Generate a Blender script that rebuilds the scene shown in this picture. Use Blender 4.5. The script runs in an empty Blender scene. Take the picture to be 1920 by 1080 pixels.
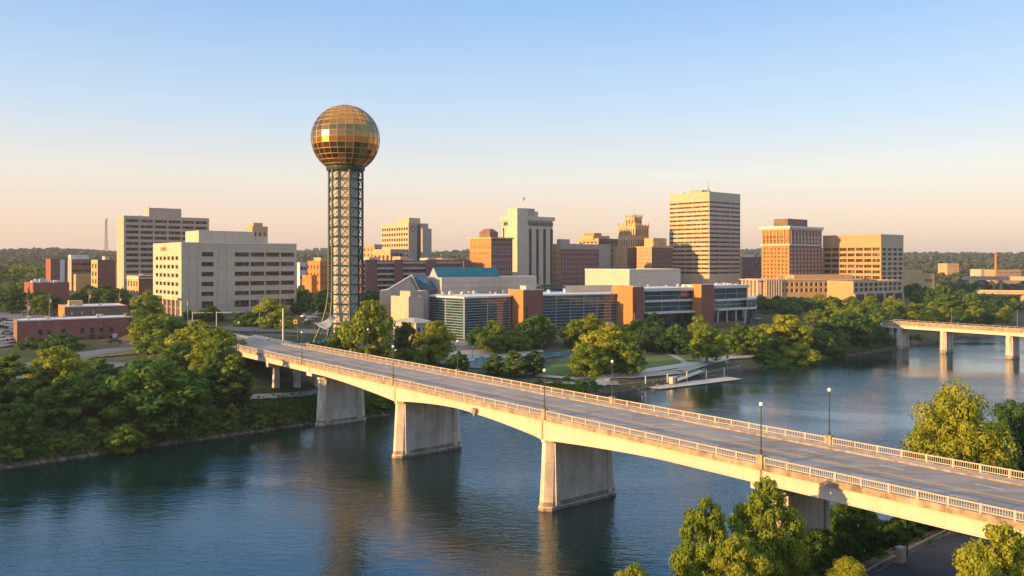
import bpy, math, random
import numpy as np
from mathutils import Vector, Matrix
sc = bpy.context.scene
col = sc.collection
R = math.radians
rnd = random.Random(7)

# ---------------------------------------------------------------- camera
F = 1560.0; HOR = 490.0; CAMZ = 40.0
cam_d = bpy.data.cameras.new('camera'); cam = bpy.data.objects.new('camera', cam_d); col.objects.link(cam)
cam.location = (0, 0, CAMZ); cam.rotation_euler = (R(90), 0, 0)
cam_d.sensor_width = 36; cam_d.lens = F / 1920 * 36; cam_d.shift_y = -(540 - HOR) / 1920
cam_d.clip_start = 1; cam_d.clip_end = 20000
sc.camera = cam
sc.view_settings.view_transform = 'Standard'; sc.view_settings.look = 'None'
sc.view_settings.gamma = 1; sc.view_settings.exposure = 1.0

# ---------------------------------------------------------------- sky and sun
SUN = Vector((-.86, -.49, 0)).normalized(); EL = R(9.5)
SUN = Vector((SUN.x * math.cos(EL), SUN.y * math.cos(EL), math.sin(EL)))
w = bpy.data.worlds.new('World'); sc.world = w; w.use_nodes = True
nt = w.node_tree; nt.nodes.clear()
sky = nt.nodes.new('ShaderNodeTexSky'); sky.sky_type = 'NISHITA'; sky.sun_disc = False
sky.sun_elevation = EL; sky.sun_rotation = math.atan2(SUN.x, SUN.y)
sky.altitude = 200; sky.air_density = 1.0; sky.dust_density = 1.2; sky.ozone_density = 1.6
tc = nt.nodes.new('ShaderNodeTexCoord'); sp = nt.nodes.new('ShaderNodeSeparateXYZ')
nt.links.new(tc.outputs['Generated'], sp.inputs[0])
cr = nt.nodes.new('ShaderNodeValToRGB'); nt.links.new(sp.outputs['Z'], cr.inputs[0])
def ramp(els, cs):
    while len(els) < len(cs): els.new(.5)
    for e, (p, c) in zip(els, cs): e.position = p; e.color = (*c, 1)
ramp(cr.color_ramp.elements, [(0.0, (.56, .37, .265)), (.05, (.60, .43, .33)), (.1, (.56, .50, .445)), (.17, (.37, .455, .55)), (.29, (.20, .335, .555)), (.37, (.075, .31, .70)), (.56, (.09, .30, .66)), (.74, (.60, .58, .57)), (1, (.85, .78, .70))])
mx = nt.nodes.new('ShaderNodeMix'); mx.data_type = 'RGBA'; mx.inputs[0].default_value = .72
skm = nt.nodes.new('ShaderNodeVectorMath'); skm.operation = 'SCALE'; skm.inputs['Scale'].default_value = .1
nt.links.new(sky.outputs[0], skm.inputs[0])
# Background strength 0.1: the gradient is scaled by 10 to sit at the same level as the sky texture
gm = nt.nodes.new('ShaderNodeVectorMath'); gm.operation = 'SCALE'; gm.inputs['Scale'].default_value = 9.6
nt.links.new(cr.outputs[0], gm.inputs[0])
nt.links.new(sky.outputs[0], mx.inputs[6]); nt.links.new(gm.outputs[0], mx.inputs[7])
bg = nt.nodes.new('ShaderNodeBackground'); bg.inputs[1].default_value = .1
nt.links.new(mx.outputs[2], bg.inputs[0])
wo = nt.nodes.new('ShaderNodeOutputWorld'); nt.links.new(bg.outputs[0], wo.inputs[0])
sl = bpy.data.lights.new('sun', 'SUN'); so = bpy.data.objects.new('sun', sl); col.objects.link(so)
sl.energy = 5.0; sl.angle = R(.6); sl.color = (1, .56, .19)
so.rotation_euler = SUN.to_track_quat('Z', 'Y').to_euler(); so.location = SUN * 500

# ---------------------------------------------------------------- helpers
def X(px, d): return (px - 960) / F * d
def Zp(py, d): return CAMZ - (py - HOR) / F * d
def PX(px, d): return Vector((X(px, d), d))
def smooth(a, b, x):
    t = min(1, max(0, (x - a) / (b - a))); return t * t * (3 - 2 * t)

M = {}
def mat(name, c, rough=.8, metal=0.0, var=.12, scale=.3, bump=0.0, bscale=3, c2=None, spec=.5, objvar=0.0, streak=0.0, detail=4, panel=None, blind=None, lane=False, form=0.0):
    m = bpy.data.materials.new(name); m.use_nodes = True; n = m.node_tree
    b = n.nodes['Principled BSDF']; L = n.links.new
    b.inputs['Roughness'].default_value = rough; b.inputs['Metallic'].default_value = metal
    b.inputs['Specular IOR Level'].default_value = spec
    g = n.nodes.new('ShaderNodeNewGeometry')
    nz = n.nodes.new('ShaderNodeTexNoise'); nz.inputs['Scale'].default_value = scale; nz.inputs['Detail'].default_value = detail
    nz.inputs['Roughness'].default_value = .65
    L(g.outputs['Position'], nz.inputs['Vector'])
    mr = n.nodes.new('ShaderNodeMapRange'); mr.inputs[1].default_value = .3; mr.inputs[2].default_value = .7
    L(nz.outputs['Fac'], mr.inputs[0])
    mixc = n.nodes.new('ShaderNodeMix'); mixc.data_type = 'RGBA'
    lo = tuple(x * (1 - var) for x in c); hi = tuple(min(1, x * (1 + var)) for x in c) if c2 is None else c2
    mixc.inputs[6].default_value = (*lo, 1); mixc.inputs[7].default_value = (*hi, 1)
    L(mr.outputs[0], mixc.inputs[0]); out = mixc.outputs[2]
    if streak:
        mp = n.nodes.new('ShaderNodeMapping'); mp.inputs['Scale'].default_value = (1.1, 1.1, .09)
        L(g.outputs['Position'], mp.inputs[0])
        n2 = n.nodes.new('ShaderNodeTexNoise'); n2.inputs['Scale'].default_value = 1.0; n2.inputs['Detail'].default_value = 5
        L(mp.outputs[0], n2.inputs['Vector'])
        r2 = n.nodes.new('ShaderNodeMapRange'); r2.inputs[1].default_value = .35; r2.inputs[2].default_value = .62
        r2.inputs[3].default_value = 1 - streak; r2.inputs[4].default_value = 1
        L(n2.outputs['Fac'], r2.inputs[0])
        ms = n.nodes.new('ShaderNodeVectorMath'); ms.operation = 'SCALE'; L(out, ms.inputs[0]); L(r2.outputs[0], ms.inputs['Scale']); out = ms.outputs[0]
    if panel:   # tone changes from one cladding panel (or brick patch) to the next
        sn = n.nodes.new('ShaderNodeVectorMath'); sn.operation = 'SNAP'; sn.inputs[1].default_value = (panel[0], panel[0], panel[1]); L(g.outputs['Position'], sn.inputs[0])
        wn = n.nodes.new('ShaderNodeTexWhiteNoise'); L(sn.outputs[0], wn.inputs['Vector'])
        rp = n.nodes.new('ShaderNodeMapRange'); rp.inputs[3].default_value = 1 - panel[2]; rp.inputs[4].default_value = 1 + panel[2]; L(wn.outputs['Value'], rp.inputs[0])
        ms = n.nodes.new('ShaderNodeVectorMath'); ms.operation = 'SCALE'; L(out, ms.inputs[0]); L(rp.outputs[0], ms.inputs['Scale']); out = ms.outputs[0]
    if form:    # board and lift lines left by the formwork
        sx_ = n.nodes.new('ShaderNodeSeparateXYZ'); L(g.outputs['Position'], sx_.inputs[0])
        md = n.nodes.new('ShaderNodeMath'); md.operation = 'PINGPONG'; md.inputs[1].default_value = form; L(sx_.outputs['Z'], md.inputs[0])
        rf_ = n.nodes.new('ShaderNodeMapRange'); rf_.inputs[1].default_value = 0; rf_.inputs[2].default_value = .07; rf_.inputs[3].default_value = .72; rf_.inputs[4].default_value = 1; L(md.outputs[0], rf_.inputs[0])
        ms = n.nodes.new('ShaderNodeVectorMath'); ms.operation = 'SCALE'; L(out, ms.inputs[0]); L(rf_.outputs[0], ms.inputs['Scale']); out = ms.outputs[0]
    if blind:   # some panes have pale blinds drawn
        sn = n.nodes.new('ShaderNodeVectorMath'); sn.operation = 'SNAP'; sn.inputs[1].default_value = (1.3, 1.3, 3.1); L(g.outputs['Position'], sn.inputs[0])
        wn = n.nodes.new('ShaderNodeTexWhiteNoise'); L(sn.outputs[0], wn.inputs['Vector'])
        rp = n.nodes.new('ShaderNodeMapRange'); rp.inputs[1].default_value = .66; rp.inputs[2].default_value = 1.0; L(wn.outputs['Value'], rp.inputs[0])
        mb_ = n.nodes.new('ShaderNodeMix'); mb_.data_type = 'RGBA'; L(rp.outputs[0], mb_.inputs[0]); L(out, mb_.inputs[6]); mb_.inputs[7].default_value = (*blind, 1); out = mb_.outputs[2]
    if lane:    # tyre polish and oil streaks run along the carriageway
        mp = n.nodes.new('ShaderNodeMapping'); mp.inputs['Rotation'].default_value = (0, 0, math.atan2(.781, .624)); mp.inputs['Scale'].default_value = (.012, .9, 1); L(g.outputs['Position'], mp.inputs[0])
        n2 = n.nodes.new('ShaderNodeTexNoise'); n2.inputs['Scale'].default_value = 1.0; n2.inputs['Detail'].default_value = 4; L(mp.outputs[0], n2.inputs['Vector'])
        r2 = n.nodes.new('ShaderNodeMapRange'); r2.inputs[1].default_value = .35; r2.inputs[2].default_value = .65; r2.inputs[3].default_value = .78; r2.inputs[4].default_value = 1.16; L(n2.outputs['Fac'], r2.inputs[0])
        ms = n.nodes.new('ShaderNodeVectorMath'); ms.operation = 'SCALE'; L(out, ms.inputs[0]); L(r2.outputs[0], ms.inputs['Scale']); out = ms.outputs[0]
    if objvar:
        oi = n.nodes.new('ShaderNodeObjectInfo'); r3 = n.nodes.new('ShaderNodeMapRange')
        r3.inputs[3].default_value = 1 - objvar; r3.inputs[4].default_value = 1 + objvar; L(oi.outputs['Random'], r3.inputs[0])
        ms = n.nodes.new('ShaderNodeVectorMath'); ms.operation = 'SCALE'; L(out, ms.inputs[0]); L(r3.outputs[0], ms.inputs['Scale']); out = ms.outputs[0]
    L(out, b.inputs['Base Color'])
    if bump:
        nb = n.nodes.new('ShaderNodeTexNoise'); nb.inputs['Scale'].default_value = bscale; nb.inputs['Detail'].default_value = 5
        L(g.outputs['Position'], nb.inputs['Vector'])
        bp = n.nodes.new('ShaderNodeBump'); bp.inputs['Strength'].default_value = bump; bp.inputs['Distance'].default_value = .15
        L(nb.outputs['Fac'], bp.inputs['Height']); L(bp.outputs[0], b.inputs['Normal'])
    M[name] = m; return m

mat('concrete', (.46, .40, .33), .85, var=.12, scale=.25, streak=.25, bump=.3)
mat('pier_concrete', (.66, .58, .48), .9, var=.22, scale=.30, streak=.26, bump=.4, bscale=2, form=1.9)
mat('stained_concrete', (.36, .28, .20), .9, var=.45, scale=.8, streak=.35)
mat('rail_paint', (.48, .40, .31), .7, var=.1, scale=.6)
mat('girder_paint', (.58, .49, .39), .7, var=.07, scale=.15, streak=.10)
mat('asphalt', (.255, .24, .225), .8, var=.20, scale=.12, bump=.1, lane=True)
mat('asphalt_repair', (.205, .195, .185), .85, var=.2, scale=.3, lane=True)
mat('street', (.12, .13, .14), .85, var=.2, scale=.1)
mat('paving', (.30, .29, .27), .85, var=.15, scale=.3)
mat('dark_asphalt', (.06, .06, .065), .85, var=.25, scale=.25)
mat('yellow_paint', (.50, .30, .07), .7, var=.25, scale=1.2)
mat('white_paint', (.55, .53, .48), .7, var=.3, scale=1.4)
mat('office_white', (.53, .43, .325), .8, var=.05, scale=.15, streak=.08, panel=(2.6, 4.5, .05))
mat('hospital', (.47, .365, .275), .8, var=.06, scale=.15, streak=.10, panel=(3, 3.4, .06))
mat('stone', (.48, .40, .31), .8, var=.05, scale=.2, streak=.08, panel=(2.4, 1.6, .05))
mat('bank_white', (.55, .45, .345), .75, var=.05, scale=.15, streak=.07, panel=(2.5, 3.5, .04))
mat('tan_stone', (.52, .335, .155), .8, var=.10, scale=.2, streak=.12, panel=(2, 2.5, .07))
mat('tan_brick', (.42, .27, .14), .85, var=.15, scale=.4)
mat('tan_office', (.46, .28, .13), .8, var=.06, scale=.2, streak=.08, panel=(3, 3.8, .05))
mat('tower_tan', (.50, .375, .245), .75, var=.05, scale=.15, streak=.06, panel=(3, 3.6, .05))
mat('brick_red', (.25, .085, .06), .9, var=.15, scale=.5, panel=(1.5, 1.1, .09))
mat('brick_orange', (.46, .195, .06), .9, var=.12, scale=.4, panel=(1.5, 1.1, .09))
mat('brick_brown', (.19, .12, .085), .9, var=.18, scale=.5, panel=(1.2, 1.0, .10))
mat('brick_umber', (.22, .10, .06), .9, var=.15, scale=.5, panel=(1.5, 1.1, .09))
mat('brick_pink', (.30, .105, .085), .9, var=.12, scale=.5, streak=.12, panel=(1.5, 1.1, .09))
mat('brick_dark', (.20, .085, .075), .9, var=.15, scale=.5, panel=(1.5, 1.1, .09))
mat('grey_panel', (.33, .295, .26), .8, var=.06, scale=.2, panel=(2, 3, .05))
mat('roof_grey', (.33, .33, .33), .85, var=.2, scale=.12, panel=(5, 5, .12))
mat('roof_white', (.60, .60, .60), .8, var=.12, scale=.15, panel=(5, 5, .10))
mat('blue_roof', (.004, .105, .165), .6, spec=.1, var=.08, scale=.2)
mat('teal_roof', (.02, .10, .15), .4, var=.1, scale=.2)
mat('unit_metal', (.45, .43, .40), .6, var=.12, scale=.8)
mat('window_glass', (.055, .036, .020), .14, var=.55, scale=.35, objvar=.35, spec=.32, blind=(.20, .15, .095))
mat('window_cool', (.03, .045, .05), .08, var=.4, scale=.3, objvar=.3, spec=.4, blind=(.16, .17, .17))
mat('curtain_glass', (.018, .060, .078), .05, var=.35, scale=.08, spec=.9, panel=(1.6, 1.2, .45))
mat('frame_white', (.60, .58, .54), .6, var=.05)
mat('frame_dark', (.06, .05, .045), .6, var=.1)
mat('frame_steel', (.42, .45, .46), .4, var=.05)
mat('green_steel', (.022, .050, .034), .5, var=.25, scale=.5)
mat('lamp_metal', (.035, .032, .03), .5, var=.1)
mat('lamp_globe', (.78, .76, .70), .25, var=.02)
mat('galv_metal', (.45, .45, .44), .45, var=.08)
mat('wood_pole', (.26, .17, .10), .85, var=.2, scale=1.5)
mat('fabric_white', (.46, .42, .36), .8, var=.04)
mat('bark', (.13, .095, .065), .95, var=.3, scale=2)
mat('bark_pale', (.34, .29, .22), .9, var=.3, scale=1.5)
mat('rubber', (.02, .02, .02), .8, var=.1)
mat('car_glass', (.02, .025, .03), .08, var=.1)
mat('car_white', (.65, .65, .64), .3, var=.02); mat('car_silver', (.32, .34, .36), .3, metal=.4, var=.02)
mat('car_black', (.025, .026, .03), .3, var=.02); mat('car_blue', (.03, .07, .16), .3, var=.02); mat('car_red', (.25, .02, .02), .3, var=.02)
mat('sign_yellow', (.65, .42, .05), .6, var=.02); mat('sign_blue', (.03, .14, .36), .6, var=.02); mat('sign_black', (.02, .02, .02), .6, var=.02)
mat('seal_red', (.22, .04, .03), .7, var=.15, scale=1); mat('seal_cream', (.45, .38, .27), .7, var=.15, scale=2)
mat('flag_red', (.45, .08, .07), .8, var=.1); mat('flag_white', (.7, .7, .68), .8, var=.05); mat('flag_blue', (.03, .05, .15), .8, var=.05)
mat('letter_brown', (.20, .11, .045), .7, var=.1)
mat('mulch', (.13, .075, .05), .95, var=.25, scale=1)
mat('dirt', (.20, .125, .085), .95, var=.25, scale=.4)
mat('lawn', (.075, .125, .022), .95, var=.25, scale=.12, bump=.3)
mat('rock', (.12, .105, .09), .9, var=.4, scale=1.2, bump=.5)
mat('pool_blue', (.05, .16, .22), .2, var=.1)
mat('deck_board', (.42, .40, .37), .8, var=.1, scale=1)

# gold mirrored panels of the globe
def gold():
    m = bpy.data.materials.new('gold_glass'); m.use_nodes = True; n = m.node_tree; b = n.nodes['Principled BSDF']
    b.inputs['Metallic'].default_value = 1; b.inputs['Roughness'].default_value = .19
    at = n.nodes.new('ShaderNodeAttribute'); at.attribute_name = 'tone'
    mi = n.nodes.new('ShaderNodeMix'); mi.data_type = 'RGBA'
    mi.inputs[6].default_value = (.34, .165, .048, 1); mi.inputs[7].default_value = (.58, .31, .10, 1)
    n.links.new(at.outputs['Fac'], mi.inputs[0]); n.links.new(mi.outputs[2], b.inputs['Base Color']); M['gold_glass'] = m
gold()
mat('gold_frame', (.46, .26, .09), .5, metal=.3, var=.05)

def foliage(name, c, c2, trans=.38):
    m = bpy.data.materials.new(name); m.use_nodes = True; n = m.node_tree; n.nodes.clear(); L = n.links.new
    g = n.nodes.new('ShaderNodeNewGeometry'); oi = n.nodes.new('ShaderNodeObjectInfo')
    nz = n.nodes.new('ShaderNodeTexNoise'); nz.inputs['Scale'].default_value = .45; nz.inputs['Detail'].default_value = 3
    L(g.outputs['Position'], nz.inputs['Vector'])
    ad = n.nodes.new('ShaderNodeMath'); ad.operation = 'MULTIPLY_ADD'; L(oi.outputs['Random'], ad.inputs[0]); ad.inputs[1].default_value = 1.0
    L(nz.outputs['Fac'], ad.inputs[2])
    mr = n.nodes.new('ShaderNodeMapRange'); mr.inputs[1].default_value = .35; mr.inputs[2].default_value = 1.5; L(ad.outputs[0], mr.inputs[0])
    mi = n.nodes.new('ShaderNodeMix'); mi.data_type = 'RGBA'; mi.inputs[6].default_value = (*c, 1); mi.inputs[7].default_value = (*c2, 1)
    L(mr.outputs[0], mi.inputs[0])
    d = n.nodes.new('ShaderNodeBsdfDiffuse'); t = n.nodes.new('ShaderNodeBsdfTranslucent'); L(mi.outputs[2], d.inputs[0])
    L(mi.outputs[2], t.inputs[0])
    ms = n.nodes.new('ShaderNodeMixShader'); ms.inputs[0].default_value = trans; L(d.outputs[0], ms.inputs[1]); L(t.outputs[0], ms.inputs[2])
    gl = n.nodes.new('ShaderNodeBsdfGlossy'); gl.inputs['Roughness'].default_value = .55; gl.inputs[0].default_value = (.6, .6, .6, 1)
    m2 = n.nodes.new('ShaderNodeMixShader'); m2.inputs[0].default_value = .03; L(ms.outputs[0], m2.inputs[1]); L(gl.outputs[0], m2.inputs[2])
    o = n.nodes.new('ShaderNodeOutputMaterial'); L(m2.outputs[0], o.inputs[0]); M[name] = m
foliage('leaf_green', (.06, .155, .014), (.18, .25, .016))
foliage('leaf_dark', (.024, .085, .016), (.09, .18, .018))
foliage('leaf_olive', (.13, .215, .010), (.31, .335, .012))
foliage('leaf_near', (.16, .24, .016), (.32, .34, .022), .42)
foliage('leaf_far', (.055, .075, .025), (.12, .12, .03), .15)

class MB:
    def __init__(s): s.v = []; s.f = []; s.m = []
    def add(s, vs, fs, mi=0):
        b = len(s.v); s.v += [tuple(p) for p in vs]
        for f in fs: s.f.append([b + i for i in f]); s.m.append(mi)
    def quad(s, a, b, c, d, mi=0): s.add([a, b, c, d], [(0, 1, 2, 3)], mi)
    def obox(s, o, ux, uy, uz, mi=0):
        o = Vector(o); ux = Vector(ux); uy = Vector(uy); uz = Vector(uz)
        p = [o, o + ux, o + ux + uy, o + uy]; p += [q + uz for q in p]
        s.add(p, [(3, 2, 1, 0), (4, 5, 6, 7), (0, 1, 5, 4), (1, 2, 6, 5), (2, 3, 7, 6), (3, 0, 4, 7)], mi)
    def box(s, c, sz, rz=0, mi=0):
        ca, sa = math.cos(rz), math.sin(rz); ux = Vector((ca, sa, 0)) * sz[0]; uy = Vector((-sa, ca, 0)) * sz[1]; uz = Vector((0, 0, sz[2]))
        s.obox(Vector(c) - ux / 2 - uy / 2 - uz / 2, ux, uy, uz, mi)
    def prism(s, pts, z0, z1, mi=0, bottom=True):
        n = len(pts); z1s = z1 if isinstance(z1, (list, tuple)) else [z1] * n
        vs = [(p[0], p[1], z0) for p in pts] + [(p[0], p[1], z) for p, z in zip(pts, z1s)]
        fs = [(i, (i + 1) % n, n + (i + 1) % n, n + i) for i in range(n)] + [tuple(range(n, 2 * n))]
        if bottom: fs.append(tuple(reversed(range(n))))
        s.add(vs, fs, mi)
    def tube(s, pts, rs, n=8, mi=0, caps=True):
        pts = [Vector(p) for p in pts]
        if not isinstance(rs, (list, tuple)): rs = [rs] * len(pts)
        rings = []
        for i, p in enumerate(pts):
            t = (pts[min(i + 1, len(pts) - 1)] - pts[max(i - 1, 0)]).normalized()
            a = t.orthogonal().normalized() if i == 0 else (a - t * a.dot(t)).normalized()
            b = t.cross(a); rings.append([p + (a * math.cos(k * 2 * math.pi / n) + b * math.sin(k * 2 * math.pi / n)) * rs[i] for k in range(n)])
        vs = [q for r in rings for q in r]; fs = []
        for i in range(len(pts) - 1):
            for k in range(n): fs.append((i * n + k, i * n + (k + 1) % n, (i + 1) * n + (k + 1) % n, (i + 1) * n + k))
        if caps: fs.append(tuple(reversed(range(n)))); fs.append(tuple((len(pts) - 1) * n + k for k in range(n)))
        s.add(vs, fs, mi)
    def sphere(s, c, r, nu=12, nv=8, mi=0, sz=1):
        c = Vector(c); vs = []; fs = []
        for j in range(nv + 1):
            th = math.pi * j / nv
            for i in range(nu):
                ph = 2 * math.pi * i / nu
                vs.append(c + Vector((r * math.sin(th) * math.cos(ph), r * math.sin(th) * math.sin(ph), r * sz * math.cos(th))))
        for j in range(nv):
            for i in range(nu): fs.append((j * nu + i, (j + 1) * nu + i, (j + 1) * nu + (i + 1) % nu, j * nu + (i + 1) % nu))
        s.add(vs, fs, mi)
    def mesh(s, name, mats, off=(0, 0, 0), smooth_=False):
        me = bpy.data.meshes.new(name); ox, oy, oz = off
        me.from_pydata([(x - ox, y - oy, z - oz) for x, y, z in s.v], [], s.f)
        for m in mats: me.materials.append(M[m])
        if len(mats) > 1: me.polygons.foreach_set('material_index', s.m)
        if smooth_: me.polygons.foreach_set('use_smooth', [True] * len(s.f))
        me.update(); return me
    def build(s, name, mats, parent=None, smooth_=False, loc=None):
        if isinstance(mats, str): mats = [mats]
        if parent is not None: off = wloc(parent)
        else: off = loc if loc is not None else Vector((0, 0, 0))
        o = bpy.data.objects.new(name, s.mesh(name, mats, off, smooth_)); col.objects.link(o)
        if parent is not None: o.parent = parent
        else: o.location = off
        return o
def wloc(o):
    p = Vector(o.location)
    while o.parent is not None: o = o.parent; p = p + Vector(o.location)
    return p
def tag(o, label=None, cat=None, group=None, kind=None):
    if label: o['label'] = label
    if cat: o['category'] = cat
    if group: o['group'] = group
    if kind: o['kind'] = kind
    return o
def empty(name, loc, label=None, cat=None, group=None):
    o = bpy.data.objects.new(name, None); col.objects.link(o); o.location = loc; o.empty_display_size = .5
    return tag(o, label, cat, group)
KIDS = {}
def copy_tree(o, parent=None):
    c = o.copy(); col.objects.link(c)
    if parent is not None: c.parent = parent
    for ch in KIDS.setdefault(o.name, list(o.children)): copy_tree(ch, c)
    return c

# ---------------------------------------------------------------- terrain
NX = [(-3000, -1100), (-600, -200), (-300, 5), (-200, 82), (-98, 161), (-76, 181), (-50, 204), (-31, 217), (-15, 229), (0, 238), (39, 258), (60, 277), (88, 309), (132, 341), (174, 378), (225, 425), (300, 480), (600, 690), (1500, 1200), (4000, 2500)]
SX = [(-3000, -2200), (-600, -560), (-60, 12), (0, 66), (20, 87), (30, 98), (44, 111), (52, 118), (62, 126), (85, 142), (110, 165), (150, 190), (220, 235), (400, 330), (1500, 800), (4000, 1900)]
def itp(tab, x):
    if x <= tab[0][0]: return tab[0][1]
    for (a, b), (c, d) in zip(tab, tab[1:]):
        if x <= c: return b + (d - b) * (x - a) / (c - a)
    return tab[-1][1]
PL = [(-40, -6), (0, 0), (2, 1.3), (8, 3.6), (25, 7), (50, 9), (90, 11), (130, 12.6), (180, 15), (260, 17), (400, 21), (600, 24), (2000, 28)]
PR = [(-40, -6), (0, 0), (2, 1.0), (6, 2.6), (30, 4.0), (90, 5), (150, 6.5), (220, 11), (320, 17), (600, 22), (2000, 28)]
PF = [(-40, -6), (0, 0), (2, 1.0), (8, 2.6), (60, 4), (200, 8), (500, 14), (2000, 26)]
PS = [(-40, -6), (0, 0), (2, .9), (6, 2.4), (10, 3.3), (40, 4.3), (100, 6), (3000, 20)]
# bridge frame
BU = Vector((.624, -.781)).normalized(); BV = Vector((.781, .624)).normalized(); B0 = Vector((5.16, 134.0))
def BP(s, v, z): q = B0 + BU * s + BV * v; return Vector((q.x, q.y, z))
def bsv(x, y): q = Vector((x, y)) - B0; return q.dot(BU), q.dot(BV)
def hn(x, y):
    return math.sin(x * .0043 + 1.3) * math.cos(y * .0031 + .4) + .5 * math.sin(x * .0111 + y * .0067) + .25 * math.sin(x * .023 - y * .019 + 2)
def ground(x, y):
    yn = itp(NX, x); ys = itp(SX, x)
    if y > ys and y < yn:
        dn = (yn - y) * .75; ds = (y - ys) * .75; return max(-4.0, -.35 * min(dn, ds))
    if y <= ys: return itp(PS, (ys - y) * .75)
    dn = (y - yn) * .75
    wl = smooth(-22, -75, x); wf = smooth(150, 300, x)
    h = itp(PL, dn) * wl + (itp(PR, dn) * (1 - wf) + itp(PF, dn) * wf) * (1 - wl)
    h += 9 * math.exp(-((x - 110) / 210) ** 2 - ((y - 690) / 190) ** 2)
    # bridge approach embankment
    s, v = bsv(x, y)
    k = smooth(-132, -146, s) * smooth(28, 20, abs(v - 7.7) + 6) * smooth(-330, -300, s)
    h = h * (1 - k) + max(h, 14.6) * k
    # wooded hills
    r = math.hypot(x, y); k = smooth(1000, 2300, r)
    h += k * (24 + 9 * hn(x, y)) + smooth(2300, 3600, r) * (18 + 8 * hn(x * .7 + 900, y * .7))
    return h
def G(px, py, d0=60, d1=2500):
    d = d0
    while d < d1:
        x = X(px, d)
        if ground(x, d) >= Zp(py, d): break
        d += .5
    return Vector((x, d, ground(x, d)))
def axis(stops):
    out = [stops[0][0]]
    for (a, st), (b, _) in zip(stops, stops[1:]):
        n = max(1, round((b - a) / st)); out += [a + (b - a) * (i + 1) / n for i in range(n)]
    return out
xs = axis([(-3600, 150), (-900, 40), (-320, 8), (-200, 3.0), (210, 8), (460, 40), (1000, 150), (4000, 0)])
ys_ = axis([(-600, 60), (0, 8), (60, 3.0), (420, 8), (800, 40), (1600, 120), (5200, 0)])
mb = MB(); nx = len(xs)
for y in ys_:
    for x in xs: mb.v.append((x, y, ground(x, y) + (.25 * math.sin(x * .9 + y * .4) * math.sin(y * .8 - x * .3) if 0 < x * x else 0) * smooth(3, 12, ground(x, y) + 3)))
for j in range(len(ys_) - 1):
    for i in range(nx - 1): a = j * nx + i; mb.f.append([a, a + 1, a + nx + 1, a + nx]); mb.m.append(0)
def ground_mat():
    m = bpy.data.materials.new('ground_cover'); m.use_nodes = True; n = m.node_tree; b = n.nodes['Principled BSDF']; L = n.links.new
    b.inputs['Roughness'].default_value = .95; b.inputs['Specular IOR Level'].default_value = .2
    g = n.nodes.new('ShaderNodeNewGeometry')
    n1 = n.nodes.new('ShaderNodeTexNoise'); n1.inputs['Scale'].default_value = .05; n1.inputs['Detail'].default_value = 6; L(g.outputs['Position'], n1.inputs['Vector'])
    n2 = n.nodes.new('ShaderNodeTexNoise'); n2.inputs['Scale'].default_value = .9; n2.inputs['Detail'].default_value = 5; L(g.outputs['Position'], n2.inputs['Vector'])
    r = n.nodes.new('ShaderNodeValToRGB'); L(n1.outputs['Fac'], r.inputs[0])
    ramp(r.color_ramp.elements, [(.3, (.030, .045, .016)), (.46, (.045, .062, .020)), (.55, (.075, .075, .035)), (.68, (.12, .10, .07))])
    z = n.nodes.new('ShaderNodeSeparateXYZ'); L(g.outputs['Position'], z.inputs[0])
    mr = n.nodes.new('ShaderNodeMapRange'); mr.inputs[1].default_value = 1.2; mr.inputs[2].default_value = .5; L(z.outputs['Z'], mr.inputs[0])
    mi = n.nodes.new('ShaderNodeMix'); mi.data_type = 'RGBA'; L(mr.outputs[0], mi.inputs[0]); L(r.outputs[0], mi.inputs[6]); mi.inputs[7].default_value = (.065, .052, .040, 1)
    vs = n.nodes.new('ShaderNodeVectorMath'); vs.operation = 'SCALE'; mr2 = n.nodes.new('ShaderNodeMapRange'); mr2.inputs[3].default_value = .5; mr2.inputs[4].default_value = 1.5
    L(n2.outputs['Fac'], mr2.inputs[0]); L(mi.outputs[2], vs.inputs[0]); L(mr2.outputs[0], vs.inputs['Scale']); L(vs.outputs[0], b.inputs['Base Color'])
    bp = n.nodes.new('ShaderNodeBump'); bp.inputs['Strength'].default_value = .6; bp.inputs['Distance'].default_value = .4; L(n2.outputs['Fac'], bp.inputs['Height']); L(bp.outputs[0], b.inputs['Normal'])
    M['ground_cover'] = m
ground_mat()
tag(mb.build('ground', 'ground_cover', smooth_=True), kind='structure')

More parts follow.
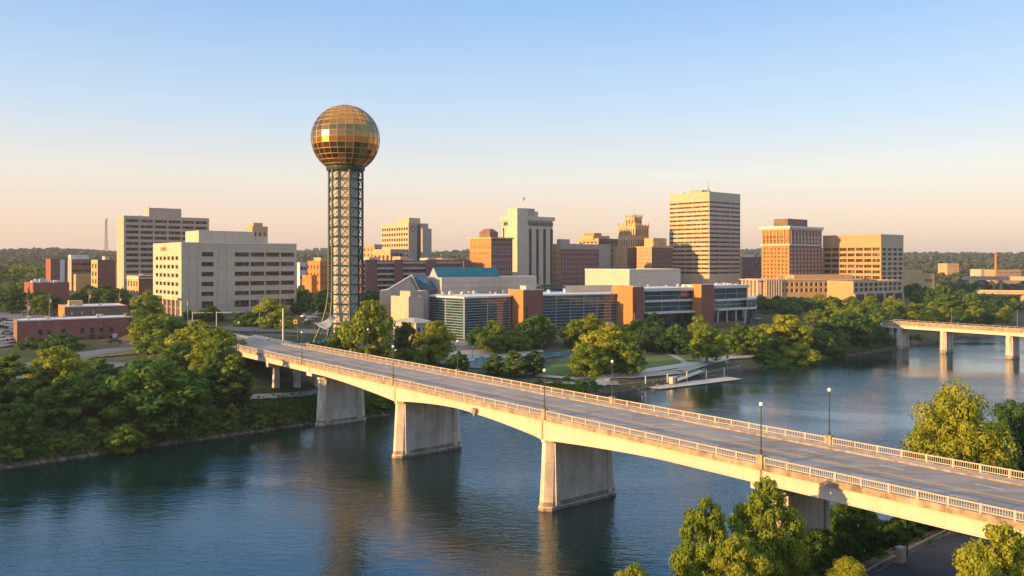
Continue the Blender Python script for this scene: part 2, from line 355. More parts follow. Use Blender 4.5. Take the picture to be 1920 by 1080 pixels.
def water_mat():
    m = bpy.data.materials.new('river_water'); m.use_nodes = True; n = m.node_tree; b = n.nodes['Principled BSDF']; L = n.links.new
    b.inputs['Base Color'].default_value = (.002, .019, .019, 1); b.inputs['Roughness'].default_value = .03; b.inputs['IOR'].default_value = 1.6
    b.inputs['Specular IOR Level'].default_value = .8; b.inputs['Specular Tint'].default_value = (.72, .92, 1.0, 1)
    g = n.nodes.new('ShaderNodeNewGeometry')
    def wav(sx, sy, rz, sc_, det, dist):
        mp = n.nodes.new('ShaderNodeMapping'); mp.inputs['Rotation'].default_value = (0, 0, R(rz)); mp.inputs['Scale'].default_value = (sx, sy, 1); L(g.outputs['Position'], mp.inputs[0])
        t = n.nodes.new('ShaderNodeTexNoise'); t.inputs['Scale'].default_value = sc_; t.inputs['Detail'].default_value = det; t.inputs['Roughness'].default_value = .5; t.inputs['Distortion'].default_value = dist
        L(mp.outputs[0], t.inputs['Vector']); return t
    a = wav(.5, 1.3, 20, .75, 2, .5); c = wav(.5, 1.1, -14, .22, 2, .3); e = wav(1, 1.6, 35, 2.6, 2, .2)
    pat = wav(.6, 1.2, 25, .018, 3, .5)
    mr = n.nodes.new('ShaderNodeMapRange'); mr.inputs[1].default_value = .4; mr.inputs[2].default_value = .62; mr.inputs[3].default_value = .25; mr.inputs[4].default_value = 1.3; L(pat.outputs['Fac'], mr.inputs[0])
    s1 = n.nodes.new('ShaderNodeMath'); s1.operation = 'MULTIPLY_ADD'; L(c.outputs['Fac'], s1.inputs[0]); s1.inputs[1].default_value = .5; L(a.outputs['Fac'], s1.inputs[2])
    s2 = n.nodes.new('ShaderNodeMath'); s2.operation = 'MULTIPLY_ADD'; L(e.outputs['Fac'], s2.inputs[0]); s2.inputs[1].default_value = .38; L(s1.outputs[0], s2.inputs[2])
    s3 = n.nodes.new('ShaderNodeMath'); s3.operation = 'MULTIPLY'; L(s2.outputs[0], s3.inputs[0]); L(mr.outputs[0], s3.inputs[1])
    bp = n.nodes.new('ShaderNodeBump'); bp.inputs['Strength'].default_value = 1.0; bp.inputs['Distance'].default_value = .105; L(s3.outputs[0], bp.inputs['Height']); L(bp.outputs[0], b.inputs['Normal'])
    M['river_water'] = m
water_mat()
mb = MB(); mb.quad((-3400, -550, 0), (3900, -550, 0), (3900, 2600, 0), (-3400, 2600, 0)); tag(mb.build('river', 'river_water'), kind='structure')

def strip(name, pts, wdt, matn, lift=.06, step=4.0, kind='structure', zf=None, parent=None):
    """a road or path draped over the ground along a polyline of (x, y)"""
    P = []
    for a, b in zip(pts, pts[1:]):
        a = Vector(a[:2]); b = Vector(b[:2]); n = max(1, int((b - a).length / step)); P += [a.lerp(b, i / n) for i in range(n)]
    P.append(Vector(pts[-1][:2])); m = MB(); K = max(2, int(wdt / 3)); rows = []
    for i, p in enumerate(P):
        t = (P[min(i + 1, len(P) - 1)] - P[max(i - 1, 0)]).normalized(); nn = Vector((-t.y, t.x)); row = []
        for k in range(K + 1):
            q = p + nn * wdt * (k / K - .5); row.append((q.x, q.y, (ground(q.x, q.y) if zf is None else zf) + lift + .22))
        rows.append(row)
    for i in range(len(rows) - 1):
        for k in range(K): m.quad(rows[i][k], rows[i][k + 1], rows[i + 1][k + 1], rows[i + 1][k])
    o = m.build(name, matn, parent)
    if kind: tag(o, kind=kind)
    return o
def patch(name, poly, matn, lift=.05, step=4.0, kind='structure'):
    """a ground area (convex or not) draped over the terrain as a fine grid"""
    xsn = [p[0] for p in poly]; ysn = [p[1] for p in poly]; m = MB()
    def inside(x, y):
        c = False; n = len(poly)
        for i in range(n):
            x1, y1 = poly[i][0], poly[i][1]; x2, y2 = poly[(i + 1) % n][0], poly[(i + 1) % n][1]
            if (y1 > y) != (y2 > y) and x < (x2 - x1) * (y - y1) / (y2 - y1) + x1: c = not c
        return c
    y = min(ysn)
    while y < max(ysn):
        x = min(xsn)
        while x < max(xsn):
            if inside(x + step / 2, y + step / 2):
                m.quad(*[(a, b, ground(a, b) + lift + .22) for a, b in ((x, y), (x + step, y), (x + step, y + step), (x, y + step))])
            x += step
        y += step
    return tag(m.build(name, matn), kind=kind)
sc.cycles.use_denoising = True
sc.cycles.max_bounces = 6; sc.cycles.diffuse_bounces = 2; sc.cycles.glossy_bounces = 3; sc.cycles.transmission_bounces = 2; sc.cycles.volume_bounces = 0
sc.cycles.caustics_reflective = False

# ---------------------------------------------------------------- lamps (kind: tall globe lamp)
def make_lamp(h, name='street_lamp'):
    t = empty(name, (0, 0, 0))
    m = MB(); m.tube([(0, 0, 0), (0, 0, .5), (0, 0, .55), (0, 0, h - .5)], [.16, .15, .085, .06], 8)
    m.tube([(0, 0, h - .5), (0, 0, h - .42)], [.12, .14], 8); m.build('post', 'lamp_metal', t)
    m = MB(); m.sphere((0, 0, h - .2), .26, 10, 8, sz=1.1); m.build('globe', 'lamp_globe', t, True)
    m = MB(); m.tube([(0, 0, h + .08), (0, 0, h + .22)], [.12, .02], 8); m.build('finial', 'lamp_metal', t)
    return t
lamp_bridge = make_lamp(6.3); lamp_bridge_used = [False]
lamp_park = make_lamp(4.2, 'path_lamp'); lamp_park_used = [False]
def put(proto, used, loc, rz, label, cat, group, scale=1.0):
    o = proto if not used[0] else copy_tree(proto); 
    if not used[0]: KIDS[proto.name] = list(proto.children); used[0] = True
    o.location = loc; o.rotation_euler = (0, 0, rz); o.scale = (scale,) * 3 if not isinstance(scale, tuple) else scale
    tag(o, label, cat, group); return o

# ---------------------------------------------------------------- main bridge
PIERS = [(0, 'h'), (-46, 'h'), (-86, 'c'), (41, 'c'), (84, 'c')]
S0, S1 = -140.0, 112.0
bridge = empty('road_bridge', BP(0, 7.7, 0), 'long pale concrete road bridge with haunched girders crossing the river in the foreground', 'bridge')
def depth(s):
    d = 1.35 if s < 10 else 1.65
    for p, r in ((0, 25 if s < 0 else 33), (-46, 23 if s > -46 else 34)):
        k = 1 - abs(s - p) / r
        if k > 0: d = max(d, (1.35 if s < 0 else 1.5) + 1.65 * k ** 1.7)
    return d
ZD = 15.05
svals = [S0 + (S1 - S0) * i / 126 for i in range(127)]
def sweep(m, secs, mi=0):
    """secs: list of rings of points (same count)"""
    n = len(secs[0])
    for a, b in zip(secs, secs[1:]):
        for k in range(n): m.quad(a[k], b[k], b[(k + 1) % n], a[(k + 1) % n], mi)
    m.add(secs[0], [tuple(range(n))], mi); m.add(secs[-1], [tuple(reversed(range(n)))], mi)
def ribbon(m, v0, v1, z0, z1, a=S0, b=S1, zl=None, mi=0):
    ss = [s for s in svals if a < s < b]; ss = [a] + ss + [b]
    sweep(m, [[BP(s, v0, z0(s) if callable(z0) else z0), BP(s, v1, z0(s) if callable(z0) else z0), BP(s, v1, z1), BP(s, v0, z1)] for s in ss], mi)
m = MB(); ribbon(m, -.62, 16.02, 14.62, ZD - .1); m.build('deck_slab', 'concrete', bridge)
m = MB(); ribbon(m, 1.2, 14.2, ZD - .1, ZD); m.build('road_surface', 'asphalt', bridge)
m = MB()
for c, o_ in ((7.58, 0), (7.86, 0)): m.obox(BP(S0, c, ZD + .004), BU.to_3d() * (S1 - S0), BV.to_3d() * .15, (0, 0, .006))
m.build('centre_line', 'yellow_paint', bridge)
for v in (4.35, 11.0):
    s = S0 + 3
    while s < S1 - 3:
        m = MB(); m.obox(BP(s, v, ZD + .004), BU.to_3d() * 3.0, BV.to_3d() * .17, (0, 0, .006)); s += 11.0; m.build('lane_dash', 'white_paint', bridge)
for v0, v1 in ((-.6, 1.2), (14.2, 16.0)):
    m = MB(); ribbon(m, v0, v1, ZD - .1, ZD + .2); m.build('sidewalk', 'concrete', bridge)
    m = MB(); e = v1 if v0 < 0 else v0
    m.obox(BP(S0, e - .02 if v0 > 0 else e - .10, ZD - .02), BU.to_3d() * (S1 - S0), BV.to_3d() * .12, (0, 0, .25)); m.build('kerb', 'stained_concrete', bridge)
for v0, v1 in ((-.85, -.62), (16.02, 16.25)):
    m = MB(); ribbon(m, v0, v1, 14.55, 15.3); m.build('edge_beam', 'stained_concrete', bridge)
for v in (-.35, 4.8, 9.9, 15.05):
    m = MB(); ribbon(m, v, v + .7, lambda s: 14.62 - depth(s), 14.62)
    # lower flange that follows the haunch
    sweep(m, [[BP(s, v - .16, 14.62 - depth(s) - .16), BP(s, v + .86, 14.62 - depth(s) - .16), BP(s, v + .86, 14.62 - depth(s)), BP(s, v - .16, 14.62 - depth(s))] for s in svals])
    g = m.build('girder', 'girder_paint', bridge)
    if v in (-.35, 15.05):
        vv = v - .09 if v < 0 else v + .7
        for p in (0, -46, -86, 41): m = MB(); m.obox(BP(p - .12, vv, 14.62 - depth(p) + .0), BU.to_3d() * .24, BV.to_3d() * .09, (0, 0, depth(p) - .02)); m.build('stiffener', 'stained_concrete', g)
for v, sg in ((-.73, 1), (16.13, -1)):
    # hinge bracket hanging under the girder edge between the two river piers
    m = MB(); m.obox(BP(-18.6, v - .3, 13.0), BU.to_3d() * 1.2, BV.to_3d() * .6, (0, 0, .9)); m.obox(BP(-18.2, v - .2, 12.6), BU.to_3d() * .4, BV.to_3d() * .4, (0, 0, .5)); m.build('hinge_bracket', 'stained_concrete', bridge)
def pier(s, style, zb, parent, top, v0=.0, v1=15.2, w=2.3, taper=.55, frame=True, matn='pier_concrete', bp=BP, noseL=1.2):
    m = MB(); zt = top
    def ring(z, g): # hexagonal wall plan: pointed at both ends
        hw = w / 2 + g * .45; a = v0 - g; b = v1 + g
        return [bp(s - hw * .35, a, z), bp(s - hw, a + noseL, z), bp(s - hw, b - noseL, z), bp(s - hw * .35, b, z), bp(s + hw * .35, b, z), bp(s + hw, b - noseL, z), bp(s + hw, a + noseL, z), bp(s + hw * .35, a, z)]
    rings = [ring(zb, taper + .25), ring(.5, taper + .25), ring(.7, taper), ring(zt - .5, 0.0), ring(zt - .48, .22), ring(zt, .22)]
    sweep(m, rings); p = m.build('pier', matn, parent)
    m = MB(); sweep(m, [ring(-.6, taper + .29), ring(.44, taper + .29), ring(.66, taper + .06), ring(1.35, taper * (1 - .65 / max(.1, zt - 1.2)) + .03)]); m.build('waterline_footing', 'stained_concrete', p)
    if frame:
        m = MB()
        for sg in (-1, 1):
            def q(v, z, o): # point on the battered broad face
                k = (zt - .5 - z) / max(.1, zt - 1.2); return bp(s + sg * (w / 2 + taper * .45 * k + o), v, z)
            def bar(va, za, vb, zb_, wv, wz):
                a = [q(va, za, -.05), q(va + wv, za, -.05), q(vb + wv, zb_ + wz, -.05), q(vb, zb_ + wz, -.05)]; b = [q(va, za, .25), q(va + wv, za, .25), q(vb + wv, zb_ + wz, .25), q(vb, zb_ + wz, .25)]
                m.add(a + b, [(0, 1, 2, 3), (7, 6, 5, 4), (0, 4, 5, 1), (1, 5, 6, 2), (2, 6, 7, 3), (3, 7, 4, 0)])
            A, Bv = v0 + noseL + .9, v1 - noseL - 1.3
            bar(v0 + noseL + .02, .75, v0 + noseL + .02, zt - .6, .9, 0.0)
            bar(Bv + .4, .75, Bv + .4, zt - .6, .9, 0.0)
            bar(v0 + noseL + .93, zt - 1.5, v0 + noseL + .93, zt - .6, Bv + .4 - (v0 + noseL + .93) - .01, 0)
        m.build('raised_border', matn, p)
    return p
for s, st in PIERS:
    if st == 'h': pier(s, st, -3.5, bridge, 14.62 - depth(s) - .16)
    else:
        top = 14.62 - depth(s) - .16; p = pier(s, st, -3.5 if s < 60 else 0, bridge, top - 1.3, v0=2.0, v1=13.8, frame=True)
        m = MB(); pts = [(-.6, top - .75), (2.2, top - 1.3), (14.0, top - 1.3), (16.0, top - .75), (16.0, top), (-.6, top)]
        a = [BP(s - 1.35, v, z) for v, z in pts]; b = [BP(s + 1.35, v, z) for v, z in pts]
        n = len(pts); m.add(a + b, [tuple(range(n)), tuple(reversed(range(n, 2 * n)))] + [(i, n + i, n + (i + 1) % n, (i + 1) % n) for i in range(n)]); m.build('pier_cap', 'pier_concrete', bridge)
# column bent on the land and abutments
for s in (-112,):
    top = 14.62 - depth(s) - .16
    m = MB(); m.obox(BP(s - .8, -.5, top - 1.2), BU.to_3d() * 1.6, BV.to_3d() * 16.4, (0, 0, 1.2)); cb = m.build('pier_cap', 'pier_concrete', bridge)
    for v in (1.2, 7.2, 13.2):
        m = MB(); q = BP(s, v, 0); m.obox(BP(s - .7, v, ground(q.x, q.y) - 1), BU.to_3d() * 1.4, BV.to_3d() * 1.5, (0, 0, top - 1.2 - ground(q.x, q.y) + 1)); m.build('column', 'pier_concrete', bridge)
for s in (-141.5, S1 - .5):
    m = MB(); m.obox(BP(s, -.8, 2), BU.to_3d() * 2.2, BV.to_3d() * 17.0, (0, 0, 12.5)); m.build('abutment', 'pier_concrete', bridge)

# expansion joints and repair patches across the carriageway
for s in (-86, -46, -18, 0, 41, 84):
    m = MB(); m.obox(BP(s - .12, 1.25, ZD + .004), BU.to_3d() * .24, BV.to_3d() * 12.9, (0, 0, .004)); m.build('expansion_joint', 'stained_concrete', bridge)
rq = random.Random(4)
for i in range(9):
    s = rq.uniform(-120, 70); v = rq.choice((1.6, 4.9, 8.3, 11.5)) + rq.uniform(-.2, .3); m = MB(); m.obox(BP(s, v, ZD + .002), BU.to_3d() * rq.uniform(2, 9), BV.to_3d() * rq.uniform(1.2, 2.6), (0, 0, .0012)); m.build('asphalt_patch', 'asphalt_repair', bridge)
# lamp positions along both railings, from their distance along the deck
def s_at(px, v):
    lo, hi = -160, 150
    f = lambda s: (lambda q: q.x / q.y * F + 960)(B0 + BU * s + BV * v)
    for _ in range(60):
        mid = (lo + hi) / 2
        if f(mid) < px: lo = mid
        else: hi = mid
    return lo
lampL = [s_at(p, -.73) for p in (448, 566, 737, 1021, 1427)]
lampR = [s_at(p, 16.13) for p in (690, 858, 1148, 1555)]
def railing(v, cuts, a, b):
    cuts = sorted([a] + cuts + [b])
    for s0, s1 in zip(cuts, cuts[1:]):
        if s1 - s0 < 1: continue
        s0 += .42; s1 -= .42; m = MB(); L_ = s1 - s0; u = BU.to_3d(); vv = BV.to_3d()
        m.obox(BP(s0, v - .08, 16.12), u * L_, vv * .16, (0, 0, .12)); m.obox(BP(s0, v - .06, 15.42), u * L_, vv * .12, (0, 0, .09))
        n = int(L_ / .25)
        for i in range(n): m.obox(BP(s0 + (i + .5) * L_ / n - .035, v - .025, 15.5), u * .05, vv * .05, (0, 0, .63))
        n = max(2, int(round(L_ / 3.1)))
        for i in range(n + 1):
            q = s0 + i * (L_ - .22) / n; m.obox(BP(q, v - .11, 15.3), u * .22, vv * .22, (0, 0, .98))
        m.build('railing', 'rail_paint', bridge)
railing(-.73, lampL, -128, S1 - 2); railing(16.13, lampR, -124, S1 - 2)
for L_, v in ((lampL, -.73), (lampR, 16.13)):
    for s in L_:
        m = MB(); m.obox(BP(s - .40, v - .38, 14.75), BU.to_3d() * .8, BV.to_3d() * .76, (0, 0, 1.62)); m.obox(BP(s - .46, v - .44, 16.37), BU.to_3d() * .92, BV.to_3d() * .88, (0, 0, .14)); m.build('pedestal', 'stained_concrete', bridge)
nearL = ['dark globe lamp at the far end of the near bridge railing, beside the big oak', 'dark globe lamp on the near bridge railing left of the hammerhead pier', 'dark globe lamp on the near bridge railing above the second pier in the water', 'dark globe lamp on the near bridge railing above the middle pier with the tall panel', 'dark globe lamp on the near bridge railing above the paired foreground trees']
farR = ['dark globe lamp on the far bridge railing below the gold sphere tower trees', 'dark globe lamp on the far bridge railing in front of the glass convention hall', 'dark globe lamp on the far bridge railing in front of the park lawn', 'dark globe lamp on the far bridge railing standing out against the open river']
for L_, v, lab in ((lampL, -.73, nearL), (lampR, 16.13, farR)):
    for s, l in zip(L_, lab): put(lamp_bridge, lamp_bridge_used, BP(s, v, 16.51), 0, l, 'street lamp', 'globe lamps along the bridge')

# ---------------------------------------------------------------- approach roads
A = BP(S0, 7.7, 0); 
def road_on(name, s0, s1, v0, v1, z, matn):
    m = MB(); m.obox(BP(s1, v0, z - .3), BU.to_3d() * (s0 - s1), BV.to_3d() * (v1 - v0), (0, 0, .3)); return tag(m.build(name, matn), kind='structure')
road_on('approach_road', S0, -300, 1.2, 14.2, ZD, 'asphalt')
road_on('approach_pavement', S0, -228, 14.22, 16.4, ZD + .15, 'paving')
road_on('approach_pavement', S0, -300, -1.0, 1.18, ZD + .15, 'paving')
m = MB(); m.obox(BP(-300, 7.65, ZD + .004), BU.to_3d() * 160, BV.to_3d() * .3, (0, 0, .006)); tag(m.build('road_marking', 'yellow_paint'), kind='structure')
cx = BP(-235, 14.3, 0)
strip('cross_street', [(cx.x, cx.y), (cx.x + 40, cx.y + 4), (cx.x + 95, cx.y - 6), (cx.x + 140, cx.y + 30)], 13, 'street', .12)

# ---------------------------------------------------------------- far bridge (right edge of the picture)
FP1 = Vector((X(1766, 363), 363.0)); FP2 = Vector((X(1890, 341), 341.0)); FU = (FP2 - FP1).normalized(); FV = Vector((-FU.y, FU.x))
def FB(s, v, z): q = FP1 + FU * s + FV * v; return Vector((q.x, q.y, z))
fb = empty('river_bridge', FB(0, 3, 0), 'smaller sunlit concrete bridge crossing the river at the right edge behind the main bridge', 'bridge')
sp_ = (FP2 - FP1).length; fs0, fs1 = -27.0, 150.0
m = MB(); m.obox(FB(fs0, -.3, 11.0), FU.to_3d() * (fs1 - fs0), FV.to_3d() * 8.6, (0, 0, .55)); m.build('deck_slab', 'concrete', fb)
m = MB(); m.obox(FB(fs0, .3, 11.56), FU.to_3d() * (fs1 - fs0), FV.to_3d() * 7.4, (0, 0, .05)); m.build('road_surface', 'asphalt', fb)
for v in (.0, 3.7, 7.4):
    m = MB(); m.obox(FB(fs0, v, 9.5), FU.to_3d() * (fs1 - fs0), FV.to_3d() * .6, (0, 0, 1.5)); m.build('girder', 'girder_paint', fb)
for v in (-.5, 8.2):
    m = MB(); m.obox(FB(fs0, v, 11.2), FU.to_3d() * (fs1 - fs0), FV.to_3d() * .3, (0, 0, .9)); m.build('parapet', 'stained_concrete', fb)
    m = MB(); m.obox(FB(fs0, v + .08, 12.7), FU.to_3d() * (fs1 - fs0), FV.to_3d() * .12, (0, 0, .1))
    n = 60
    for i in range(n): m.obox(FB(fs0 + i * (fs1 - fs0) / n, v + .08, 12.1), FU.to_3d() * .12, FV.to_3d() * .12, (0, 0, .62))
    m.build('railing', 'rail_paint', fb)
for k in range(-1, 5):
    s = k * sp_ if k >= 0 else -20
    pier(s, 'f', -3.5, fb, 9.5, v0=.2, v1=7.8, w=2.2, taper=.3, frame=k < 2, bp=FB, noseL=.9)
m = MB(); m.obox(FB(fs0 - 1.5, -.5, 3), FU.to_3d() * 1.6, FV.to_3d() * 9, (0, 0, 8.5)); m.build('abutment', 'pier_concrete', fb)
mp = None
for k in range(0, 3):
    if mp is None:
        mp = empty('light_pole', (0, 0, 0)); m = MB(); m.tube([(0, 0, 0), (0, 0, 6.6)], [.11, .07], 8); m.build('post', 'wood_pole', mp); m = MB(); m.tube([(0, 0, 6.6), (0, 0, 6.75)], [.14, .10], 8); m.build('cap', 'galv_metal', mp); o = mp
    else: o = copy_tree(mp)
    o.location = FB(k * sp_, 8.35, 12.8)
    tag(o, ['bare light pole on the smaller bridge above its pier nearest the wooded bank', 'bare light pole on the smaller bridge above its pier at the right edge', 'bare light pole on the smaller bridge beyond the right edge'][k], 'light pole', 'poles on the smaller bridge')

# ---------------------------------------------------------------- globe tower
TX, TY = -56.0, 280.0; TZ = ground(TX, TY) - .3
tower = empty('globe_tower', (TX, TY, TZ), 'tall observation tower with gold glass globe on green steel lattice around a white core', 'tower')
SC, SR = Vector((TX, TY, 81.1)), 11.35
# faceted gold globe
m = MB(); NU, NV = 26, 15; tone = []; rr = random.Random(3)
th0, th1 = R(4), R(150)
def sph(i, j, r=SR):
    th = th0 + (th1 - th0) * j / NV; ph = 2 * math.pi * (i + .3) / NU
    return SC + Vector((r * math.sin(th) * math.cos(ph), r * math.sin(th) * math.sin(ph), r * math.cos(th)))
for j in range(NV):
    for i in range(NU):
        p = [sph(i, j), sph(i, j + 1), sph(i + 1, j + 1), sph(i + 1, j)]
        n = sum((q - SC for q in p), Vector()).normalized(); t1 = n.orthogonal(); a1 = rr.gauss(0, .008); a2 = rr.gauss(0, .008); c = sum(p, Vector()) / 4; t2 = n.cross(t1)
        p = [q + n * ((q - c).dot(t1) * a1 + (q - c).dot(t2) * a2) for q in p]
        m.quad(*p); tone.append(min(1, max(0, rr.gauss(.5, .13))))
m.add([sph(i, 0) for i in range(NU)], [tuple(range(NU))]); tone.append(.5)
m.add([sph(i, NV) for i in range(NU)], [tuple(reversed(range(NU)))]); tone.append(.2)
gs = m.build('gold_globe', 'gold_glass', tower)
at = gs.data.attributes.new('tone', 'FLOAT', 'FACE'); at.data.foreach_set('value', tone)
m = MB()
for j in range(NV + 1): m.tube([sph(i, j, SR + .02) for i in range(NU + 1)], .10, 4, caps=False)
for i in range(NU): m.tube([sph(i, j, SR + .02) for j in range(NV + 1)], .11, 4, caps=False)
m.build('globe_frame', 'gold_frame', gs)
m = MB(); m.tube([SC + Vector((0, 0, SR - .2)), SC + Vector((0, 0, SR + 1.2))], [.10, .05], 6); m.build('mast', 'galv_metal', tower)
ang = [R(174 + 60 * k) for k in range(6)]
flare = [8.2, 4.2, 1.6, 2.0, 2.5, 6.0]
def leg_r(k, z):
    zz = z - TZ; t = max(0, (24.5 - zz) / 24.5); return 5.85 + flare[k] * t ** 2.0
ZT = 71.0
m = MB(); hexr = lambda r, z: [(TX + r * math.cos(a), TY + r * math.sin(a), z) for a in ang]
sweep(m, [hexr(4.2, TZ + 7), hexr(4.2, ZT)]); core = m.build('core', 'fabric_white', tower)
for z in np.arange(TZ + 9, ZT, 3.2):
    m = MB()
    for k in range(6):
        a, b = ang[k], ang[(k + 1) % 6]
        m.tube([(TX + 4.23 * math.cos(a), TY + 4.23 * math.sin(a), z), (TX + 4.23 * math.cos(b), TY + 4.23 * math.sin(b), z)], .035, 4)
    m.build('core_joint', 'grey_panel', core)
for k in range(6):
    pts = []
    for z in [TZ - .5 + i * 2 for i in range(13)] + [TZ + 26, ZT]:
        r = leg_r(k, z); pts.append((TX + r * math.cos(ang[k]), TY + r * math.sin(ang[k]), z))
    m = MB(); m.tube(pts, .36, 8); m.build('column', 'green_steel', tower)
lev = [ZT - .3 - 3.2 * i for i in range(int((ZT - TZ - 4) / 3.2) + 1)]
for i, z in enumerate(lev):
    m = MB(); br = MB()
    for k in range(6):
        def P(kk, zz): r = leg_r(kk % 6, zz); return Vector((TX + r * math.cos(ang[kk % 6]), TY + r * math.sin(ang[kk % 6]), zz))
        a, b = P(k, z), P(k + 1, z); m.tube([a, b], .21, 6)
        ic = Vector((TX + 4.2 * math.cos(ang[k]), TY + 4.2 * math.sin(ang[k]), z)); m.tube([a, ic], .12, 6)
        mid = (a + b) / 2
        if i < len(lev) - 1:
            br.tube([mid, P(k, z - 3.2)], .12, 5); br.tube([mid, P(k + 1, z - 3.2)], .12, 5)
    ring_ = m.build('ring_beam', 'green_steel', tower)
    if br.v: br.build('brace', 'green_steel', ring_)
m = MB(); m.tube([(TX, TY, ZT - .6), (TX, TY, ZT + .2), (TX, TY, ZT + .9)], [6.2, 6.5, 6.3], 24); m.build('collar', 'green_steel', tower)
# blue roofed entrance pavilion round the foot
m = MB()
def oc(r, z): return [(TX + r * math.cos(a + R(4)), TY + r * math.sin(a + R(4)), z) for a in ang]
sweep(m, [oc(9.6, TZ + 4.2), oc(5.2, TZ + 8.0)]); m.build('entrance_roof', 'blue_roof', tower)
m = MB(); sweep(m, [oc(9.8, TZ + 3.75), oc(9.8, TZ + 4.18)]); m.build('roof_fascia', 'frame_white', tower)
m = MB(); sweep(m, [oc(8.2, TZ - .5), oc(8.2, TZ + 3.7)]); m.build('entrance_wall', 'window_cool', tower)
# ribbed white canopy beside the foot
can = empty('fabric_canopy', (-67, 268, TZ), 'pointed white ribbed tent canopy at the foot of the globe tower', 'canopy')
m = MB(); apex = Vector((X(622, 272), 272, Zp(592, 272))); base = [Vector((X(590, 268), 268, Zp(606, 268))), Vector((X(613, 262), 262, Zp(618, 262)))]
N = 10
top_ = [apex + Vector((i * .08, i * .15, -.05 * i)) for i in range(N + 1)]
bot_ = [base[0].lerp(base[1], i / N) + Vector((0, 0, -.35 * math.sin(math.pi * i / N) + (.12 if i % 2 else 0))) for i in range(N + 1)]
for i in range(N):
    for j in range(5):
        f = lambda a, b, t: a.lerp(b, t) + Vector((0, 0, -.8 * math.sin(math.pi * t)))
        m.quad(f(top_[i], bot_[i], j / 5), f(top_[i + 1], bot_[i + 1], j / 5), f(top_[i + 1], bot_[i + 1], (j + 1) / 5), f(top_[i], bot_[i], (j + 1) / 5))
cn = m.build('canopy_skin', 'fabric_white', can); so_ = cn.modifiers.new('thick', 'SOLIDIFY'); so_.thickness = .12
m = MB()
for i in range(N + 1): m.tube([f(top_[i], bot_[i], j / 5) + Vector((0, 0, .08)) for j in range(6)], .06, 5)
m.build('rib', 'frame_steel', can)
for p in (base[0], base[1], apex):
    m = MB(); m.tube([(p.x, p.y, ground(p.x, p.y) - .3), (p.x, p.y, p.z - .1)], .12, 6); m.build('pole', 'green_steel', can)
# ---------------------------------------------------------------- buildings
WMESH = {}
def facade(m, o, u, W, z0, z1, cols, rows, rec=.35, mi=0):
    """wall from o along u (left to right as seen), openings at cols x rows, reveals going in; returns the openings"""
    u = Vector(u).normalized(); n = Vector((-u.y, u.x)); o = Vector(o)
    P = lambda a, z, d=0: (o.x + u.x * a + n.x * d, o.y + u.y * a + n.y * d, z)
    def q(a, b, c, d): m.quad(P(a, c), P(b, c), P(b, d), P(a, d), mi)
    zc = z0; out = []
    for r0, r1 in rows:
        if r0 > zc: q(0, W, zc, r0)
        a = 0
        for c0, c1 in cols:
            if c0 > a: q(a, c0, r0, r1)
            m.quad(P(c0, r0), P(c0, r1), P(c0, r1, rec), P(c0, r0, rec), mi); m.quad(P(c1, r0, rec), P(c1, r1, rec), P(c1, r1), P(c1, r0), mi)
            m.quad(P(c0, r0, rec), P(c1, r0, rec), P(c1, r0), P(c0, r0), mi); m.quad(P(c0, r1), P(c1, r1), P(c1, r1, rec), P(c0, r1, rec), mi)
            out.append((c0, c1, r0, r1)); a = c1
        if a < W: q(a, W, r0, r1)
        zc = r1
    if zc < z1: q(0, W, zc, z1)
    return out
def window_geo(m, T, w_, h_, rec, nv, nh, fw):
    a, b = -w_ / 2, w_ / 2; m.add([T(a, rec, 0), T(b, rec, 0), T(b, rec, h_), T(a, rec, h_)], [(0, 1, 2, 3)], 0)
    def bar(x0, x1, z0, z1):
        y0, y1 = rec - .07, rec - .01
        p = [T(x0, y0, z0), T(x1, y0, z0), T(x1, y0, z1), T(x0, y0, z1), T(x0, y1, z0), T(x1, y1, z0), T(x1, y1, z1), T(x0, y1, z1)]
        m.add(p, [(0, 1, 2, 3), (0, 4, 5, 1), (1, 5, 6, 2), (2, 6, 7, 3), (3, 7, 4, 0)], 1)
    bar(a, b, 0, fw); bar(a, b, h_ - fw, h_); bar(a, a + fw, fw, h_ - fw); bar(b - fw, b, fw, h_ - fw)
    for i in range(1, nv): x = a + w_ * i / nv; bar(x - fw / 2, x + fw / 2, fw, h_ - fw)
    for i in range(1, nh): z = h_ * i / nh; bar(a + fw, b - fw, z - fw / 2, z + fw / 2)
def add_windows(root, wins, o, u, rec, count, glass='window_glass', frame='frame_dark', nv=1, nh=1, fw=.1, name='window', parent=None):
    """the first hundred openings of a building become window parts of their own; the rest one mesh"""
    u = Vector(u).normalized(); n = Vector((-u.y, u.x)); o = Vector(o); rot = math.atan2(u.y, u.x); base = wloc(root); rest = MB()
    for c0, c1, r0, r1 in wins:
        w_, h_ = c1 - c0, r1 - r0; c = o + u * (c0 + c1) / 2
        if count[0] < 100:
            key = (round(w_, 2), round(h_, 2), rec, nv, nh, fw, glass, frame)
            if key not in WMESH:
                m = MB(); window_geo(m, lambda x, y, z: (x, y, z), w_, h_, rec, nv, nh, fw); WMESH[key] = m.mesh(name, [glass, frame])
            ob = bpy.data.objects.new(name, WMESH[key]); col.objects.link(ob); ob.parent = root
            ob.location = Vector((c.x, c.y, r0)) - base; ob.rotation_euler = (0, 0, rot); count[0] += 1
        else:
            window_geo(rest, lambda x, y, z: (c.x + u.x * x + n.x * y, c.y + u.y * x + n.y * y, r0 + z), w_, h_, rec, nv, nh, fw)
    if rest.v: tag(rest.build('small_windows', [glass, frame], root), kind='stuff')
